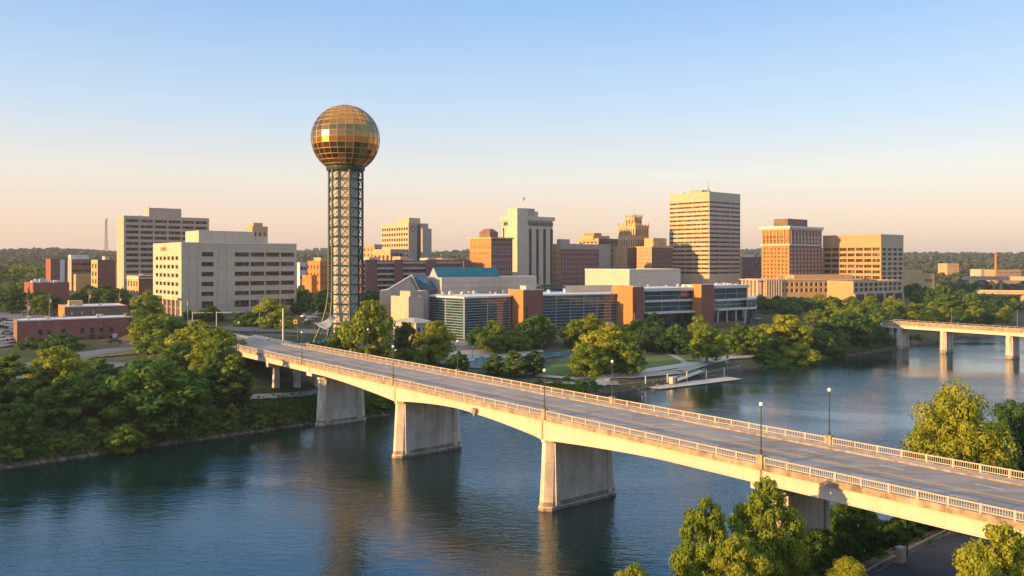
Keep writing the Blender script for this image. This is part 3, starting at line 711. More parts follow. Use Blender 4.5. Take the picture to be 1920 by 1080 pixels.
def grid(W, H, z0, n, rows, wu=.6, wv=.5, top=2., bot=2., side=1.0, groups=None):
    if not n: return [], []
    cw = (W - 2 * side) / n; rh = (H - top - bot) / rows
    cols = [(side + cw * (i + .5 - wu / 2), side + cw * (i + .5 + wu / 2)) for i in range(n)]
    rws = [(z0 + bot + rh * (j + .5 - wv / 2), z0 + bot + rh * (j + .5 + wv / 2)) for j in range(rows)]
    return cols, rws
class B: pass
def solve_len(C, e, px):
    r = (px - 960) / F; return (r * C.y - C.x) / (e.x - r * e.y)
def building(name, label, px, top, d, wall, L=None, Rr=None, a=40, base=None, roof='roof_grey', parapet=.9, cat='building', zt=None, depthL=None, lenR=None, wallR=None, group=None, parent=None):
    b = B(); C = PX(px[1], d); e1 = Vector((math.cos(R(a)), math.sin(R(a)))); e2 = Vector((-e1.y, e1.x))
    b.C, b.e1, b.e2 = C, e1, e2
    b.LL = depthL if depthL else solve_len(C, e2, px[0]); b.LR = lenR if lenR else solve_len(C, e1, px[2])
    b.zt = Zp(top, d) if zt is None else zt
    foot = [C, C + e1 * b.LR, C + e1 * b.LR + e2 * b.LL, C + e2 * b.LL]
    gz = min(ground(p.x, p.y) for p in foot); b.g = max(ground(p.x, p.y) for p in foot[:2] + foot[3:]) if base is None else base
    b.zb = min(gz, b.g) - 1.0
    root = parent if parent is not None else empty(name, (C.x, C.y, b.g), label, cat, group); b.root = root; b.count = [0]
    m = MB(); mats = [wall, roof, wallR or wall]  # wallR mostly puts the right face's shade into the wall colour
    def P(u_, w_): return C + e1 * u_ + e2 * w_
    b.P = P
    specs = []
    for side, sp_ in (('R', Rr), ('L', L)):
        W = b.LR if side == 'R' else b.LL; o = C if side == 'R' else P(0, b.LL); u = e1 if side == 'R' else -e2
        if sp_ is None: facade(m, o, u, W, b.zb, b.zt, [], [], mi=2 if side == 'R' else 0); continue
        sp_ = dict(sp_); style = {k: sp_.pop(k) for k in ('glass', 'frame', 'nv', 'nh', 'fw') if k in sp_}; rec = sp_.pop('rec', .35)
        if 'cols' in sp_: cols, rws = sp_['cols'](W), sp_['rows'](b.g, b.zt)
        else: cols, rws = grid(W, b.zt - b.g, b.g, **sp_)
        wins = facade(m, o, u, W, b.zb, b.zt, cols, rws, rec, mi=2 if side == 'R' else 0); specs.append((wins, o, u, rec, style))
    # back walls, roof and parapet
    q = [P(0, 0), P(b.LR, 0), P(b.LR, b.LL), P(0, b.LL)]; zr = b.zt - parapet
    for i in (1, 2): p0, p1 = q[i], q[i + 1]; m.quad((p0.x, p0.y, b.zb), (p1.x, p1.y, b.zb), (p1.x, p1.y, b.zt), (p0.x, p0.y, b.zt), 0)
    t = .35; qi = [P(t, t), P(b.LR - t, t), P(b.LR - t, b.LL - t), P(t, b.LL - t)]
    for i in range(4):
        j = (i + 1) % 4; m.quad((q[i].x, q[i].y, b.zt), (q[j].x, q[j].y, b.zt), (qi[j].x, qi[j].y, b.zt), (qi[i].x, qi[i].y, b.zt), 0)
        m.quad((qi[i].x, qi[i].y, b.zt), (qi[j].x, qi[j].y, b.zt), (qi[j].x, qi[j].y, zr), (qi[i].x, qi[i].y, zr), 0)
    m.quad(*[(p.x, p.y, zr) for p in qi], 1)
    b.wall = m.build('wall', mats, root); b.zr = zr
    specs.sort(key=lambda s_: 0)
    for wins, o, u, rec, style in specs: add_windows(root, wins, o, u, rec, b.count, **style)
    return b
def part(b, name, u0, u1, w0, w1, z0, z1, matn, frac=True, parent=None):
    if frac: u0, u1, w0, w1 = u0 * b.LR, u1 * b.LR, w0 * b.LL, w1 * b.LL
    m = MB(); o = b.P(u0, w0); m.obox((o.x, o.y, z0), b.e1.to_3d() * (u1 - u0), b.e2.to_3d() * (w1 - w0), (0, 0, z1 - z0)); return m.build(name, matn, parent or b.root)
def units(b, n, seed, z=None, big=1.0, lo=.1, hi=.9):
    r_ = random.Random(seed)
    for i in range(n):
        u = r_.uniform(lo, hi) * b.LR; w_ = r_.uniform(.15, .85) * b.LL; s = r_.uniform(1.2, 2.6) * big; h = r_.uniform(.9, 2.0) * big; o = b.P(u, w_); zz = b.zr if z is None else z
        m = MB(); m.obox((o.x, o.y, zz), b.e1.to_3d() * s, b.e2.to_3d() * s * .8, (0, 0, h)); m.obox((o.x + .1, o.y + .1, zz + h), b.e1.to_3d() * s * .6, b.e2.to_3d() * s * .5, (0, 0, .25)); m.build('roof_unit', 'unit_metal', b.root)
def band(b, z0, z1, out, matn, name='cornice', faces='LR'):
    m = MB(); 
    u0, u1, w0, w1 = -out, b.LR + out, -out, b.LL + out
    # ring of four bars butted at the corners
    for (ua, ub, wa, wb) in ((u0, u1, w0, .02), (u0, u1, b.LL - .02, w1), (u0, .02, .02, b.LL - .02), (b.LR - .02, u1, .02, b.LL - .02)):
        o = b.P(ua, wa); m.obox((o.x, o.y, z0), b.e1.to_3d() * (ub - ua), b.e2.to_3d() * (wb - wa), (0, 0, z1 - z0))
    return m.build(name, matn, b.root)
def letters(txt, size, o, u, z, parent, matn, name='sign_lettering', thick=.12):
    cu = bpy.data.curves.new('lettering', 'FONT'); cu.body = txt; cu.size = size; cu.extrude = thick / 2; cu.resolution_u = 2
    t = bpy.data.objects.new('lettering_source', cu); col.objects.link(t); dg = bpy.context.evaluated_depsgraph_get()
    me = bpy.data.meshes.new_from_object(t.evaluated_get(dg)); bpy.data.objects.remove(t); me.materials.append(M[matn])
    ob = bpy.data.objects.new(name, me); col.objects.link(ob); ob.parent = parent; n = Vector((-u.y, u.x)); p = Vector(o) - n * (thick / 2 + .02)
    ob.location = Vector((p.x, p.y, z)) - wloc(parent); ob.rotation_euler = (R(90), 0, math.atan2(u.y, u.x)); return ob

# --- left side --------------------------------------------------
b = building('hospital_block', 'tall beige slab with long window bands and rooftop plant box, behind the white office', (219, 232, 392), 404, 480, 'hospital',
             Rr=dict(n=6, rows=14, wu=.88, wv=.52, top=1.2, bot=3, side=.8, rec=.6, nv=4, fw=.12), base=16)
part(b, 'penthouse', .30, .68, .2, .8, b.zr, Zp(391, 500), 'hospital'); units(b, 3, 1, big=.8)
for u in (.31, .5, .66):
    m = MB(); q = b.P(u * b.LR, .4 * b.LL); m.tube([(q.x, q.y, Zp(391, 500)), (q.x, q.y, Zp(391, 500) + 1.3)], .25, 6); m.build('vent_pipe', 'unit_metal', b.root)
h1 = b
b = building('office_block', 'white six storey office with dark window strips and brown lettering, left of globe tower', (287, 340, 556), 454, 374, 'office_white',
             L=dict(n=6, rows=5, wu=.66, wv=.44, top=5.2, bot=8.2, side=3.2, rec=.5, nv=2, fw=.12),
             Rr=dict(cols=lambda W: [(W * .163, W * .262)] + [(W * (.442 + .137 * i), W * (.442 + .137 * i + .125)) for i in range(4)],
                     rows=lambda g, t: [(t - 4.4 - 4.55 * k - 2.0 - (.9 if k == 5 else 0), t - 4.4 - 4.55 * k + (.2 if k == 5 else 0)) for k in (5, 4, 3, 2, 1, 0)], rec=.7, nv=4, fw=.12), base=15.4)
wo_ = b
part(b, 'penthouse', .23, .72, .35, .8, b.zr, Zp(432, 392), 'office_white'); part(b, 'penthouse', .73, .86, .4, .7, b.zr, Zp(441, 395), 'office_white'); units(b, 4, 2)
part(b, 'coping', -.003, 1.003, -.004, .0, b.zt - .5, b.zt + .06, 'frame_white')
# ground floor arcade on the sunny face
for i in range(7):
    o = b.P(-1.6, b.LL * (.06 + .88 * i / 6)); m = MB(); m.obox((o.x, o.y, b.g - 1), b.e1.to_3d() * .9, b.e2.to_3d() * .9, (0, 0, 8.2)); m.build('arcade_column', 'office_white', b.root)
o = b.P(-1.8, 0); m = MB(); m.obox((o.x, o.y, b.g + 7.2), b.e1.to_3d() * 1.78, b.e2.to_3d() * b.LL, (0, 0, .9)); m.build('arcade_roof', 'office_white', b.root)
o = b.P(-.03, b.LL * .95); m = MB()
add_windows(b.root, [(b.LL * (.08 + .147 * i), b.LL * (.08 + .147 * i) + b.LL * .10, b.g + 3.9, b.g + 6.6) for i in range(6)], b.P(0, b.LL), -b.e2, -.02, b.count, nv=2)
add_windows(b.root, [(b.LL * (.08 + .147 * i), b.LL * (.08 + .147 * i) + b.LL * .10, b.g + .2, b.g + 3.4) for i in range(6)], b.P(0, b.LL), -b.e2, -.02, b.count, nv=2)
for k in range(1, 8):
    part(b, 'wall_joint', .002, .998, -.0012, -.0003, b.g + 4.4 * k - .05, b.g + 4.4 * k + .05, 'grey_panel')
for u in (.06, .13, .30, .37): part(b, 'wall_joint', u, u + .0012, -.0026, -.0014, b.g, b.zt - .6, 'grey_panel')
letters('1.0-REEI', 2.5, b.P(0, b.LL * .72), -b.e2, b.zt - 3.6, b.root, 'letter_brown')
b = building('corner_tower', 'small tan stone tower with stepped top peeping over the white office roof', (462, 473, 502), 424, 470, 'tan_stone', Rr=dict(n=3, rows=12, wu=.4, wv=.7, top=3, bot=3, side=.5), base=15)
part(b, 'crown', .15, .75, .2, .8, b.zr, Zp(418, 475), 'tan_stone')

# low buildings at far left
b = building('brick_block', 'brick block with orange end wall and pale stair strip, leftmost under the wooded hill', (86, 95, 131), 485, 560, 'brick_red', L=None, Rr=dict(n=2, rows=4, wu=.5, wv=.4, top=1, bot=4, side=.5, frame='frame_white', nh=2), base=18, wallR='brick_dark')
part(b, 'stair_strip', .48, .72, -.02, 0, b.g, b.zt - .6, 'roof_white')
b = building('grey_block', 'grey banded block with white roof plant and low sunlit wing, under the wooded hill', (127, 134, 172), 486, 540, 'grey_panel', Rr=dict(n=2, rows=4, wu=.92, wv=.36, top=1, bot=5, side=.4), base=18, wallR='brick_brown')
part(b, 'roof_plant', .0, .9, .2, .8, b.zr, Zp(478, 550), 'roof_white')
part(b, 'low_wing', .1, 1.1, -.6, -.02, b.g - 1, Zp(515, 520), 'tan_stone')
b = building('brick_block', 'dark red brick block with an orange lit edge, next to the beige hospital slab', (171, 183, 221), 487, 520, 'tan_stone', L=dict(n=2, rows=4, wu=.5, wv=.6, top=1.5, bot=3, side=.6), base=17, wallR='brick_dark')  # the sunlit orange edge is put into the end wall's colour
part(b, 'tank_house', .45, .7, .3, .7, b.zr, b.zr + 3, 'unit_metal'); part(b, 'pilaster', .86, .96, -.03, 0, b.g, b.zt - .4, 'tan_stone')
b = building('brick_hall', 'plain red brick two storey hall with cluttered white roof, among the trees at far left', (55, 62, 130), 530, 400, 'brick_red', Rr=dict(cols=lambda W: [(W * .2, W * .26), (W * .68, W * .76)], rows=lambda g, t: [(g + 1.5, g + 3.6), (g + 5, g + 7)], frame='frame_white', glass='window_cool', nh=2), base=14.5, depthL=22)
units(b, 6, 4, big=1.3); part(b, 'roof_ridge_vent', .05, .6, .3, .5, b.zr, b.zr + 1.6, 'roof_white')
b = building('brick_corner_building', 'ornate brick and stone corner building beside the white office and below the hospital slab', (238, 260, 290), 517, 430, 'tan_stone', L=dict(n=4, rows=3, wu=.5, wv=.6, top=2.0, bot=2, side=.6, frame='frame_white', nh=2), Rr=dict(n=3, rows=3, wu=.45, wv=.6, top=2.0, bot=2, side=.8, frame='frame_white', nh=2), wallR='brick_dark', base=14.8)
band(b, b.zt - 1.6, b.zt - 1.0, .35, 'frame_white'); band(b, b.g + 3.4, b.g + 3.9, .25, 'frame_white', 'string_course'); units(b, 4, 5, big=.8)
# red brick warehouse in front, seen broadside
b = building('brick_warehouse', 'long low red brick warehouse with white flat roof by the street at left', (24, 32, 253), 601, 280, 'brick_brown', a=35,
             Rr=dict(cols=lambda W: [(W * k, W * k + W * .036) for k in (.17, .24, .36, .52, .60, .68, .77, .95)], rows=lambda g, t: [(g + .9, g + 2.2), (g + 3.6, g + 5.4)], rec=.25, nh=2, glass='window_cool'), wallR='brick_pink', roof='roof_white', base=11.2, depthL=15, parapet=.25)
part(b, 'coping', -.004, 1.004, -.015, .0, b.zt - .35, b.zt + .05, 'frame_white'); part(b, 'plinth', -.002, 1.002, -.02, -.001, b.zb, b.g + .8, 'concrete')
part(b, 'door', .605, .635, -.008, -.001, b.g + .8, b.g + 3.1, 'frame_dark'); part(b, 'garage_door', .80, .84, -.008, -.001, b.g + .8, b.g + 3.0, 'roof_white'); part(b, 'stair_landing', .60, .65, -.10, -.002, b.g + 3.0, b.g + 3.2, 'lamp_metal'); part(b, 'downpipe', .72, .724, -.012, -.001, b.g, b.zt - .4, 'lamp_metal')
units(b, 5, 6, big=.6)
b = building('brick_shed', 'brown brick single storey shed with orange lit end behind the red warehouse', (109, 121, 237), 575, 318, 'brick_orange', a=34, Rr=dict(cols=lambda W: [(W * k, W * k + W * .035) for k in (.10, .26, .44)], rows=lambda g, t: [(t - 3.2, t - 1.8)], frame='frame_white', glass='roof_white'), wallR='brick_brown', roof='roof_white', depthL=22, base=13.5, parapet=.25)  # the end wall's sunlit orange is put into its brick colour
part(b, 'coping', -.004, 1.004, -.012, .0, b.zt - .3, b.zt + .05, 'frame_white'); part(b, 'roof_hut', .12, .34, .45, .7, b.zr, b.zr + 2.0, 'tan_stone'); units(b, 4, 8, big=.5)

# --- behind the globe tower -------------------------------------------------
b = building('brick_house_row', 'orange brick apartment building with stepped roofs, just left of the globe tower shaft', (574, 600, 622), 489, 520, 'brick_orange', L=dict(n=4, rows=4, wu=.35, wv=.5, top=1.5, bot=2, side=.5), Rr=dict(n=3, rows=4, wu=.35, wv=.5, top=1.5, bot=2, side=.5), base=17)
part(b, 'roof_house', .3, .8, .2, .7, b.zr, b.zr + 3, 'tan_stone')
part(b, 'front_wing', -.42, -.01, .25, .95, b.g - 1, b.zt - 9, 'brick_orange')
b = building('small_block', 'small white block with dark window rows, between white office and orange brick apartments', (557, 562, 578), 492, 560, 'roof_white', Rr=dict(n=2, rows=3, wu=.8, wv=.4, top=1, bot=2, side=.3), base=18)
b = building('apartment_block', 'orange brick apartment block just right of the globe tower shaft, behind the parking deck', (679, 702, 716), 458, 680, 'tan_brick', L=dict(n=3, rows=6, wu=.3, wv=.5, top=2, bot=2, side=1), Rr=dict(n=2, rows=6, wu=.4, wv=.5, top=2, bot=2, side=.5), wallR='grey_panel', base=22)
b = building('stepped_block', 'low beige block with glass corner, in front of the office with the round seal', (699, 732, 757), 467, 600, 'tan_stone', L=dict(n=4, rows=2, wu=.55, wv=.6, top=2, bot=2, side=1), Rr=dict(n=3, rows=4, wu=.85, wv=.4, top=1, bot=2, side=.3, glass='window_cool', frame='frame_white'), wallR='grey_panel', base=20)
b = building('office_tower', 'tan gridded office slab with a round red seal on its grey end wall', (715, 766, 803), 418, 700, 'tower_tan', L=dict(n=11, rows=10, wu=.66, wv=.52, top=2.5, bot=2, side=.6, rec=.8, nv=2, fw=.14), Rr=None, wallR='grey_panel', base=22)
part(b, 'penthouse', .05, .62, .02, .35, b.zr, Zp(410, 715), 'tower_tan'); part(b, 'penthouse', .1, .5, .36, .62, b.zr, b.zr + 2.5, 'tower_tan'); units(b, 4, 9)
part(b, 'stair_slot', .44, .56, -.02, -.001, b.zb, b.zt - 1, 'frame_dark'); part(b, 'side_wing', .56, 1.02, -.10, -.021, b.zb, b.zt - 4.5, 'grey_panel')
# the round seal: ring and centre
def disc(b, u, z, r0, r1, out, matn, name, parent):
    o = b.P(u, 0); n = -b.e2; m = MB(); N = 28; rings = []
    for (r, off) in ((r0, 0.02), (r1, 0.02), (r1, out), (r0, out)):
        rings.append([(o.x + b.e1.x * r * math.cos(t) + n.x * off, o.y + b.e1.y * r * math.cos(t) + n.y * off, z + r * math.sin(t)) for t in [2 * math.pi * k / N for k in range(N)]])
    for i in range(4):
        p, q = rings[i], rings[(i + 1) % 4]
        for k in range(N): m.quad(p[k], p[(k + 1) % N], q[(k + 1) % N], q[k])
    return m.build(name, matn, parent)
seal = disc(b, b.LR * .235, Zp(429, 700), 1.6, 2.4, .25, 'seal_red', 'round_seal', b.root)
disc(b, b.LR * .235, Zp(429, 700), .02, 1.6, .18, 'seal_cream', 'seal_centre', seal)
mm = MB(); o = b.P(b.LR * .235, 0) - b.e2 * .2
for (dx, dz, s) in ((-.1, .75, .55), (.55, -.15, .3), (-.5, -.2, .35), (.1, -.5, .3)): p = o + b.e1 * dx; mm.obox((p.x, p.y, Zp(429, 700) + dz - s / 2), b.e1.to_3d() * s, (-b.e2).to_3d() * .08, (0, 0, s))
mm.build('seal_emblem', 'seal_red', seal)
# parking deck
b = building('parking_deck', 'long red brick and concrete parking deck with open dark storeys behind the blue roofed hall', (676, 680, 882), 488, 520, 'brick_dark', a=33, Rr=dict(cols=lambda W: [(W * (.04 + .0945 * i), W * (.04 + .0945 * i) + W * .075) for i in range(10)], rows=lambda g, t: [(g + 1.2 + 3.6 * k, g + 2.9 + 3.6 * k) for k in range(5)], rec=1.5, glass='sign_black', frame='grey_panel', nv=2, fw=.2), depthL=40, base=17.5)  # black panes stand in for the shade inside the open storeys
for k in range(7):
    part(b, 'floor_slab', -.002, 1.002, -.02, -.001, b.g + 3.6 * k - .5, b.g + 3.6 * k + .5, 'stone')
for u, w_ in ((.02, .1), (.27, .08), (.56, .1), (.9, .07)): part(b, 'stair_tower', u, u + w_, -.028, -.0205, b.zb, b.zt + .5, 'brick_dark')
for u, w_, h, mt in ((.1, .10, 3, 'stone'), (.38, .07, 3.4, 'tan_stone'), (.45, .05, 2, 'stone'), (.64, .08, 2.6, 'stone'), (.78, .12, 2.4, 'tan_stone')): part(b, 'ramp_house', u, u + w_, .2, .5, b.zr, b.zr + h, mt)
b = building('red_block', 'dark brick block at the right end of the parking deck, left of the orange hotel', (868, 870, 884), 489, 535, 'brick_dark', base=18)

# --- centre -----------------------------------------------------------------
b = building('brick_hotel', 'orange brick hotel with pale top storeys and dark roof house, left of white bank tower', (881, 921, 961), 445, 560, 'brick_orange',
             L=dict(n=8, rows=8, wu=.38, wv=.5, top=4.5, bot=1.5, side=.8, frame='frame_white', nh=2, fw=.14), Rr=dict(n=8, rows=8, glass='unit_metal', wu=.42, wv=.5, top=4.5, bot=1.5, side=.8, frame='frame_white', nh=2, fw=.14), wallR='brick_dark', base=17)  # sunny left brick orange, right brick dark: light put into the colours
band(b, b.zt - .9, b.zt + .1, .7, 'tan_stone'); band(b, b.zt - 9.2, b.zt - 8.7, .3, 'tan_stone', 'string_course'); band(b, b.zt - 3.2, b.zt - 2.8, .25, 'tan_stone', 'string_course')
rh = part(b, 'roof_house', .25, .62, .3, .8, b.zr, b.zr + 4.5, 'brick_brown'); m = MB()
o = b.P(b.LR * .24, b.LL * .28); U, W_ = b.e1.to_3d() * b.LR * .39, b.e2.to_3d() * b.LL * .54; z = b.zr + 4.5
p = [Vector((o.x, o.y, z)), Vector((o.x, o.y, z)) + U, Vector((o.x, o.y, z)) + U + W_, Vector((o.x, o.y, z)) + W_]; c = (p[0] + p[2]) / 2 + Vector((0, 0, 3.0)); q = [c.lerp(x_, .45) + Vector((0, 0, 3.0 * .45 - .3)) for x_ in p]
sweep(m, [p, [Vector((v.x, v.y, z + 2.6)) for v in q]]); m.build('mansard_roof', 'brick_dark', b.root); units(b, 6, 11)
# white bank tower
b = building('bank_tower', 'white bank tower with vertical window slots, tall corner shaft and a flag on its roof', (941, 972, 1036), 405, 610, 'bank_white',
             L=dict(cols=lambda W: [(W * .06, W * .16)], rows=lambda g, t: [(g + 3, t - 8)], rec=.5, nh=12), Rr=dict(cols=lambda W: [(W * (.30 + k * .21), W * (.30 + k * .21) + W * .085) for k in range(4)], rows=lambda g, t: [(g + 3, t - 9)], rec=.8, nh=16, nv=2, fw=.16), base=20)
part(b, 'corner_shaft', -.10, .20, -.14, .42, b.zb, Zp(389, 600), 'bank_white')
m = MB(); o = b.P(b.LR * .205, -1.2); m.obox((o.x, o.y, b.zt - 2.8), b.e1.to_3d() * (b.LR * .80 + 1.2), b.e2.to_3d() * (b.LL + 2.4), (0, 0, 2.9)); m.build('roof_slab', 'bank_white', b.root)
m = MB(); o = b.P(b.LR * .21, -.35); m.obox((o.x, o.y, b.zt - 6.6), b.e1.to_3d() * (b.LR * .79 + .3), b.e2.to_3d() * .34, (0, 0, 2.6)); m.build('top_window_band', 'window_cool', b.root)
m = MB(); o = b.P(-1.2, b.LL * .43); m.obox((o.x, o.y, b.zt - 2.8), b.e1.to_3d() * 1.19, b.e2.to_3d() * (b.LL * .6), (0, 0, 2.9)); m.build('roof_slab', 'bank_white', b.root)
m = MB(); o = b.P(-.3, b.LL * .5); m.obox((o.x, o.y, b.zt - 6.6), b.e1.to_3d() * .28, b.e2.to_3d() * (b.LL * .38), (0, 0, 2.6)); m.build('top_window_band', 'window_glass', b.root)
part(b, 'penthouse', .3, .62, .3, .9, b.zr, Zp(391, 625), 'grey_panel'); part(b, 'roof_rail', .62, .72, .3, .9, b.zr, Zp(396, 625), 'stone')
fx = b.P(b.LR * .42, b.LL * .5); fz = Zp(391, 625)
fl = empty('flagpole', (fx.x, fx.y, fz), 'flagpole with a small striped flag on the roof of the white bank tower', 'flagpole')
m = MB(); m.tube([(fx.x, fx.y, fz), (fx.x, fx.y, fz + 9)], [.14, .08], 6); m.build('pole', 'galv_metal', fl)
m = MB()
for i in range(7):
    mi = 0 if i % 2 == 0 else 1
    for k in range(5): xa, xb = fx.x - .1 - .3 * k, fx.x - .1 - .3 * (k + 1); za = fz + 8.7 - i * .36 - .24 * k; zb2 = za - .24; ya, yb = fx.y + .12 * math.sin(k * 1.4), fx.y + .12 * math.sin(k * 1.4 + 1.4); m.quad((xa, ya, za), (xb, yb, zb2), (xb, yb, zb2 - .36), (xa, ya, za - .36), mi)
f_ = m.build('flag', ['flag_red', 'flag_white'], fl); s_ = f_.modifiers.new('thick', 'SOLIDIFY'); s_.thickness = .03
m = MB(); m.obox((fx.x - .8, fx.y - .16, fz + 7.0), (.7, 0, 0), (0, .32, 0), (0, 0, 1.35)); m.build('canton', 'flag_blue', f_)
# low red block with grey cap
b = building('red_office', 'red brick office with small pale windows and blank grey end, right of bank tower', (1036, 1051, 1122), 457, 630, 'tan_stone', L=dict(n=3, rows=6, wu=.4, wv=.5, top=5, bot=2, side=.6), Rr=dict(n=12, rows=7, wu=.6, wv=.34, top=4.2, bot=2, side=1.2, frame='frame_white', nv=2, fw=.18, rec=.25), wallR='brick_dark', base=21)
part(b, 'grey_cap', -.004, 1.01, -.012, .002, b.zt - 4.0, b.zt + .04, 'grey_panel'); part(b, 'roof_house', .05, .3, .3, .7, b.zr, b.zr + 4.5, 'grey_panel'); part(b, 'blank_wing', 1.01, 1.34, -.01, .9, b.zb, b.zt + .2, 'grey_panel'); units(b, 5, 12)
b = building('stepped_office', 'tan office with stepped rooftop blocks seen between the red office and the spired tower', (1084, 1122, 1160), 447, 720, 'tan_stone', L=dict(n=5, rows=8, wu=.7, wv=.4, top=1.5, bot=2, side=.8), Rr=dict(n=5, rows=8, wu=.7, wv=.4, top=1.5, bot=2, side=.8), wallR='brick_brown', base=26)
part(b, 'roof_block', -.05, .75, .2, .9, b.zr, Zp(442, 730), 'tan_stone'); part(b, 'roof_house', .1, .45, .3, .8, Zp(442, 730), Zp(437, 730), 'brick_orange'); units(b, 8, 13, big=1.3)
# spired tan tower with wings
b = building('deco_tower', 'tan stepped tower with crenellated crown and pinnacles, left of the tall banded tower', (1150, 1176, 1196), 462, 660, 'tan_stone', L=dict(n=5, rows=9, wu=.4, wv=.5, top=3.5, bot=2, side=.6, frame='frame_white', nh=2, fw=.12), Rr=dict(n=4, rows=9, wu=.42, wv=.5, top=3, bot=2, side=.6), wallR='brick_brown', base=24)
band(b, b.zt - 1.2, b.zt + .1, .5, 'tan_stone')
def tier(b, name, u0, u1, w0, w1, z0, z1, matn, n, rows):
    bb = B(); bb.C = b.P(u0, w0); bb.e1, bb.e2 = b.e1, b.e2; bb.LR = u1 - u0; bb.LL = w1 - w0; m = MB()
    P = lambda u, w_: bb.C + bb.e1 * u + bb.e2 * w_; bb.P = P; bb.root = b.root
    sets = []
    for o, u, W in ((P(0, 0), bb.e1, bb.LR), (P(0, bb.LL), -bb.e2, bb.LL)):
        c, r_ = grid(W, z1 - z0, z0, n, rows, .45, .62, 1.5, .8, .5); sets.append((facade(m, o, u, W, z0, z1, c, r_, .3), o, u))
    q = [P(0, 0), P(bb.LR, 0), P(bb.LR, bb.LL), P(0, bb.LL)]
    for i in (1, 2): m.quad((*q[i], z0), (*q[i + 1], z0), (*q[i + 1], z1), (*q[i], z1))
    m.quad(*[(*p, z1) for p in q]); m.build(name, matn, b.root)
    for ws, o, u in sets: add_windows(b.root, ws, o, u, .3, b.count, fw=.08)
    return bb
cw = PX(1191, 668); zz = (cw - b.C); uu, ww = zz.dot(b.e1), zz.dot(b.e2)
t1 = tier(b, 'tower_shaft', uu, uu + 16.5, ww, ww + 18.5, b.g, Zp(422, 668), 'tan_stone', 7, 5)
t2 = tier(b, 'tower_crown', uu + 3.6, uu + 12.9, ww + 4.2, ww + 14.0, Zp(422, 668), Zp(406, 668), 'tan_stone', 3, 1)
for tt, zz_, h in ((t1, Zp(422, 668), 1.8), (t2, Zp(406, 668), 2.0)):
    for i in range(5):
        for (u, w_) in ((tt.LR * i / 4 - .4, -.2), (-.2, tt.LL * i / 4 - .4)):
            o = tt.P(u, w_); m = MB(); m.obox((o.x, o.y, zz_ - .8), tt.e1.to_3d() * .8, tt.e2.to_3d() * .8, (0, 0, h * (1.3 if i in (0, 4) else .8) + .8)); m.build('pinnacle', 'tan_stone', b.root)
o = t2.P(t2.LR / 2, t2.LL / 2); m = MB(); z = Zp(406, 668); m.tube([(o.x, o.y, z - .2), (o.x, o.y, z + 1.2), (o.x, o.y, z + 2.2), (o.x, o.y, z + 2.4), (o.x, o.y, z + 9)], [2.0, 1.5, .4, .12, .05], 8); m.build('spire', 'tan_stone', b.root)
b = building('hotel_wing', 'tan and brown hotel wing with many small windows directly beside the tall banded tower', (1194, 1222, 1262), 462, 645, 'tan_brick', L=dict(n=5, rows=8, wu=.4, wv=.5, top=3, bot=2, side=.6, frame='frame_white', nh=2, fw=.12), Rr=dict(n=7, rows=8, wu=.42, wv=.5, top=3, bot=2, side=.6), wallR='brick_brown', base=24)
band(b, b.zt - 1.0, b.zt + .1, .5, 'tan_stone'); part(b, 'roof_house', .28, .9, .3, .9, b.zr, Zp(447, 665), 'tan_stone'); units(b, 4, 15)
# tall banded tower
b = building('banded_tower', 'tallest flat topped tower with even horizontal window bands and a blank tan crown', (1255, 1330, 1388), 359, 660, 'tower_tan',
             L=dict(n=5, rows=17, wu=.955, wv=.42, top=6.6, bot=4, side=.25, rec=.7, nv=6, fw=.1), Rr=dict(n=3, rows=17, wu=.97, wv=.42, top=6.6, bot=4, side=.25, rec=.7, nv=8, fw=.1), base=25, wallR='stone')
bt = b; units(b, 6, 16, big=1.4, lo=.05, hi=.5)
part(b, 'roof_plant', .15, .45, .3, .6, b.zr, b.zr + 3.2, 'tan_stone'); o = b.P(b.LR * .3, b.LL * .25)
an = MB(); an.tube([(o.x, o.y, b.zr), (o.x, o.y, b.zr + 5), (o.x, o.y, b.zr + 5.1), (o.x, o.y, b.zr + 12)], [.5, .4, .18, .08], 6); an.build('antenna', 'wood_pole', b.root)
part(b, 'podium', -.14, 1.01, -.22, -.01, b.zb - 3, Zp(533, 640), 'stone'); 
for i in range(7): part(b, 'podium_column', -.13 + i * .18, -.09 + i * .18, -.235, -.222, b.zb - 3, Zp(531, 640), 'stone')
b = building('glass_office', 'small white framed office between the banded tower and the brick tower with cornice', (1386, 1392, 1430), 482, 720, 'stone', Rr=dict(n=5, rows=5, wu=.75, wv=.55, top=1.2, bot=2, side=.4, frame='frame_white', nv=2, glass='window_cool'), base=24, wallR='brick_dark')
part(b, 'roof_vault', .1, .6, .1, .8, b.zr, b.zr + 3.4, 'roof_white')
# brick tower with cornice and stone podium
b = building('brick_tower', 'brick tower with white cornice and pale pilastered top floors, right of the banded tower', (1428, 1480, 1541), 424, 620, 'brick_orange', L=dict(n=7, rows=12, wu=.46, wv=.58, top=6.5, bot=8, side=1.0, frame='letter_brown', nh=2, fw=.16), Rr=dict(n=9, rows=12, wu=.48, wv=.56, top=6.5, bot=8, side=1.0, frame='frame_white', glass='unit_metal', nh=2, fw=.28), wallR='brick_umber', base=16)  # one brick in a sunlit orange and a shaded umber wall colour
band(b, b.zt - 1.3, b.zt + .15, 1.2, 'frame_white'); band(b, b.zt - 2.6, b.zt - 1.35, .5, 'stone', 'frieze'); band(b, b.zt - 14.2, b.zt - 13.4, .5, 'frame_white', 'string_course'); band(b, b.g + 10.5, b.g + 11.3, .5, 'tan_stone', 'string_course')
for i in range(10): part(b, 'pilaster', .035 + i * .1015, .055 + i * .1015, -.022, -.001, b.zt - 13.4, b.zt - 2.6, 'stone')
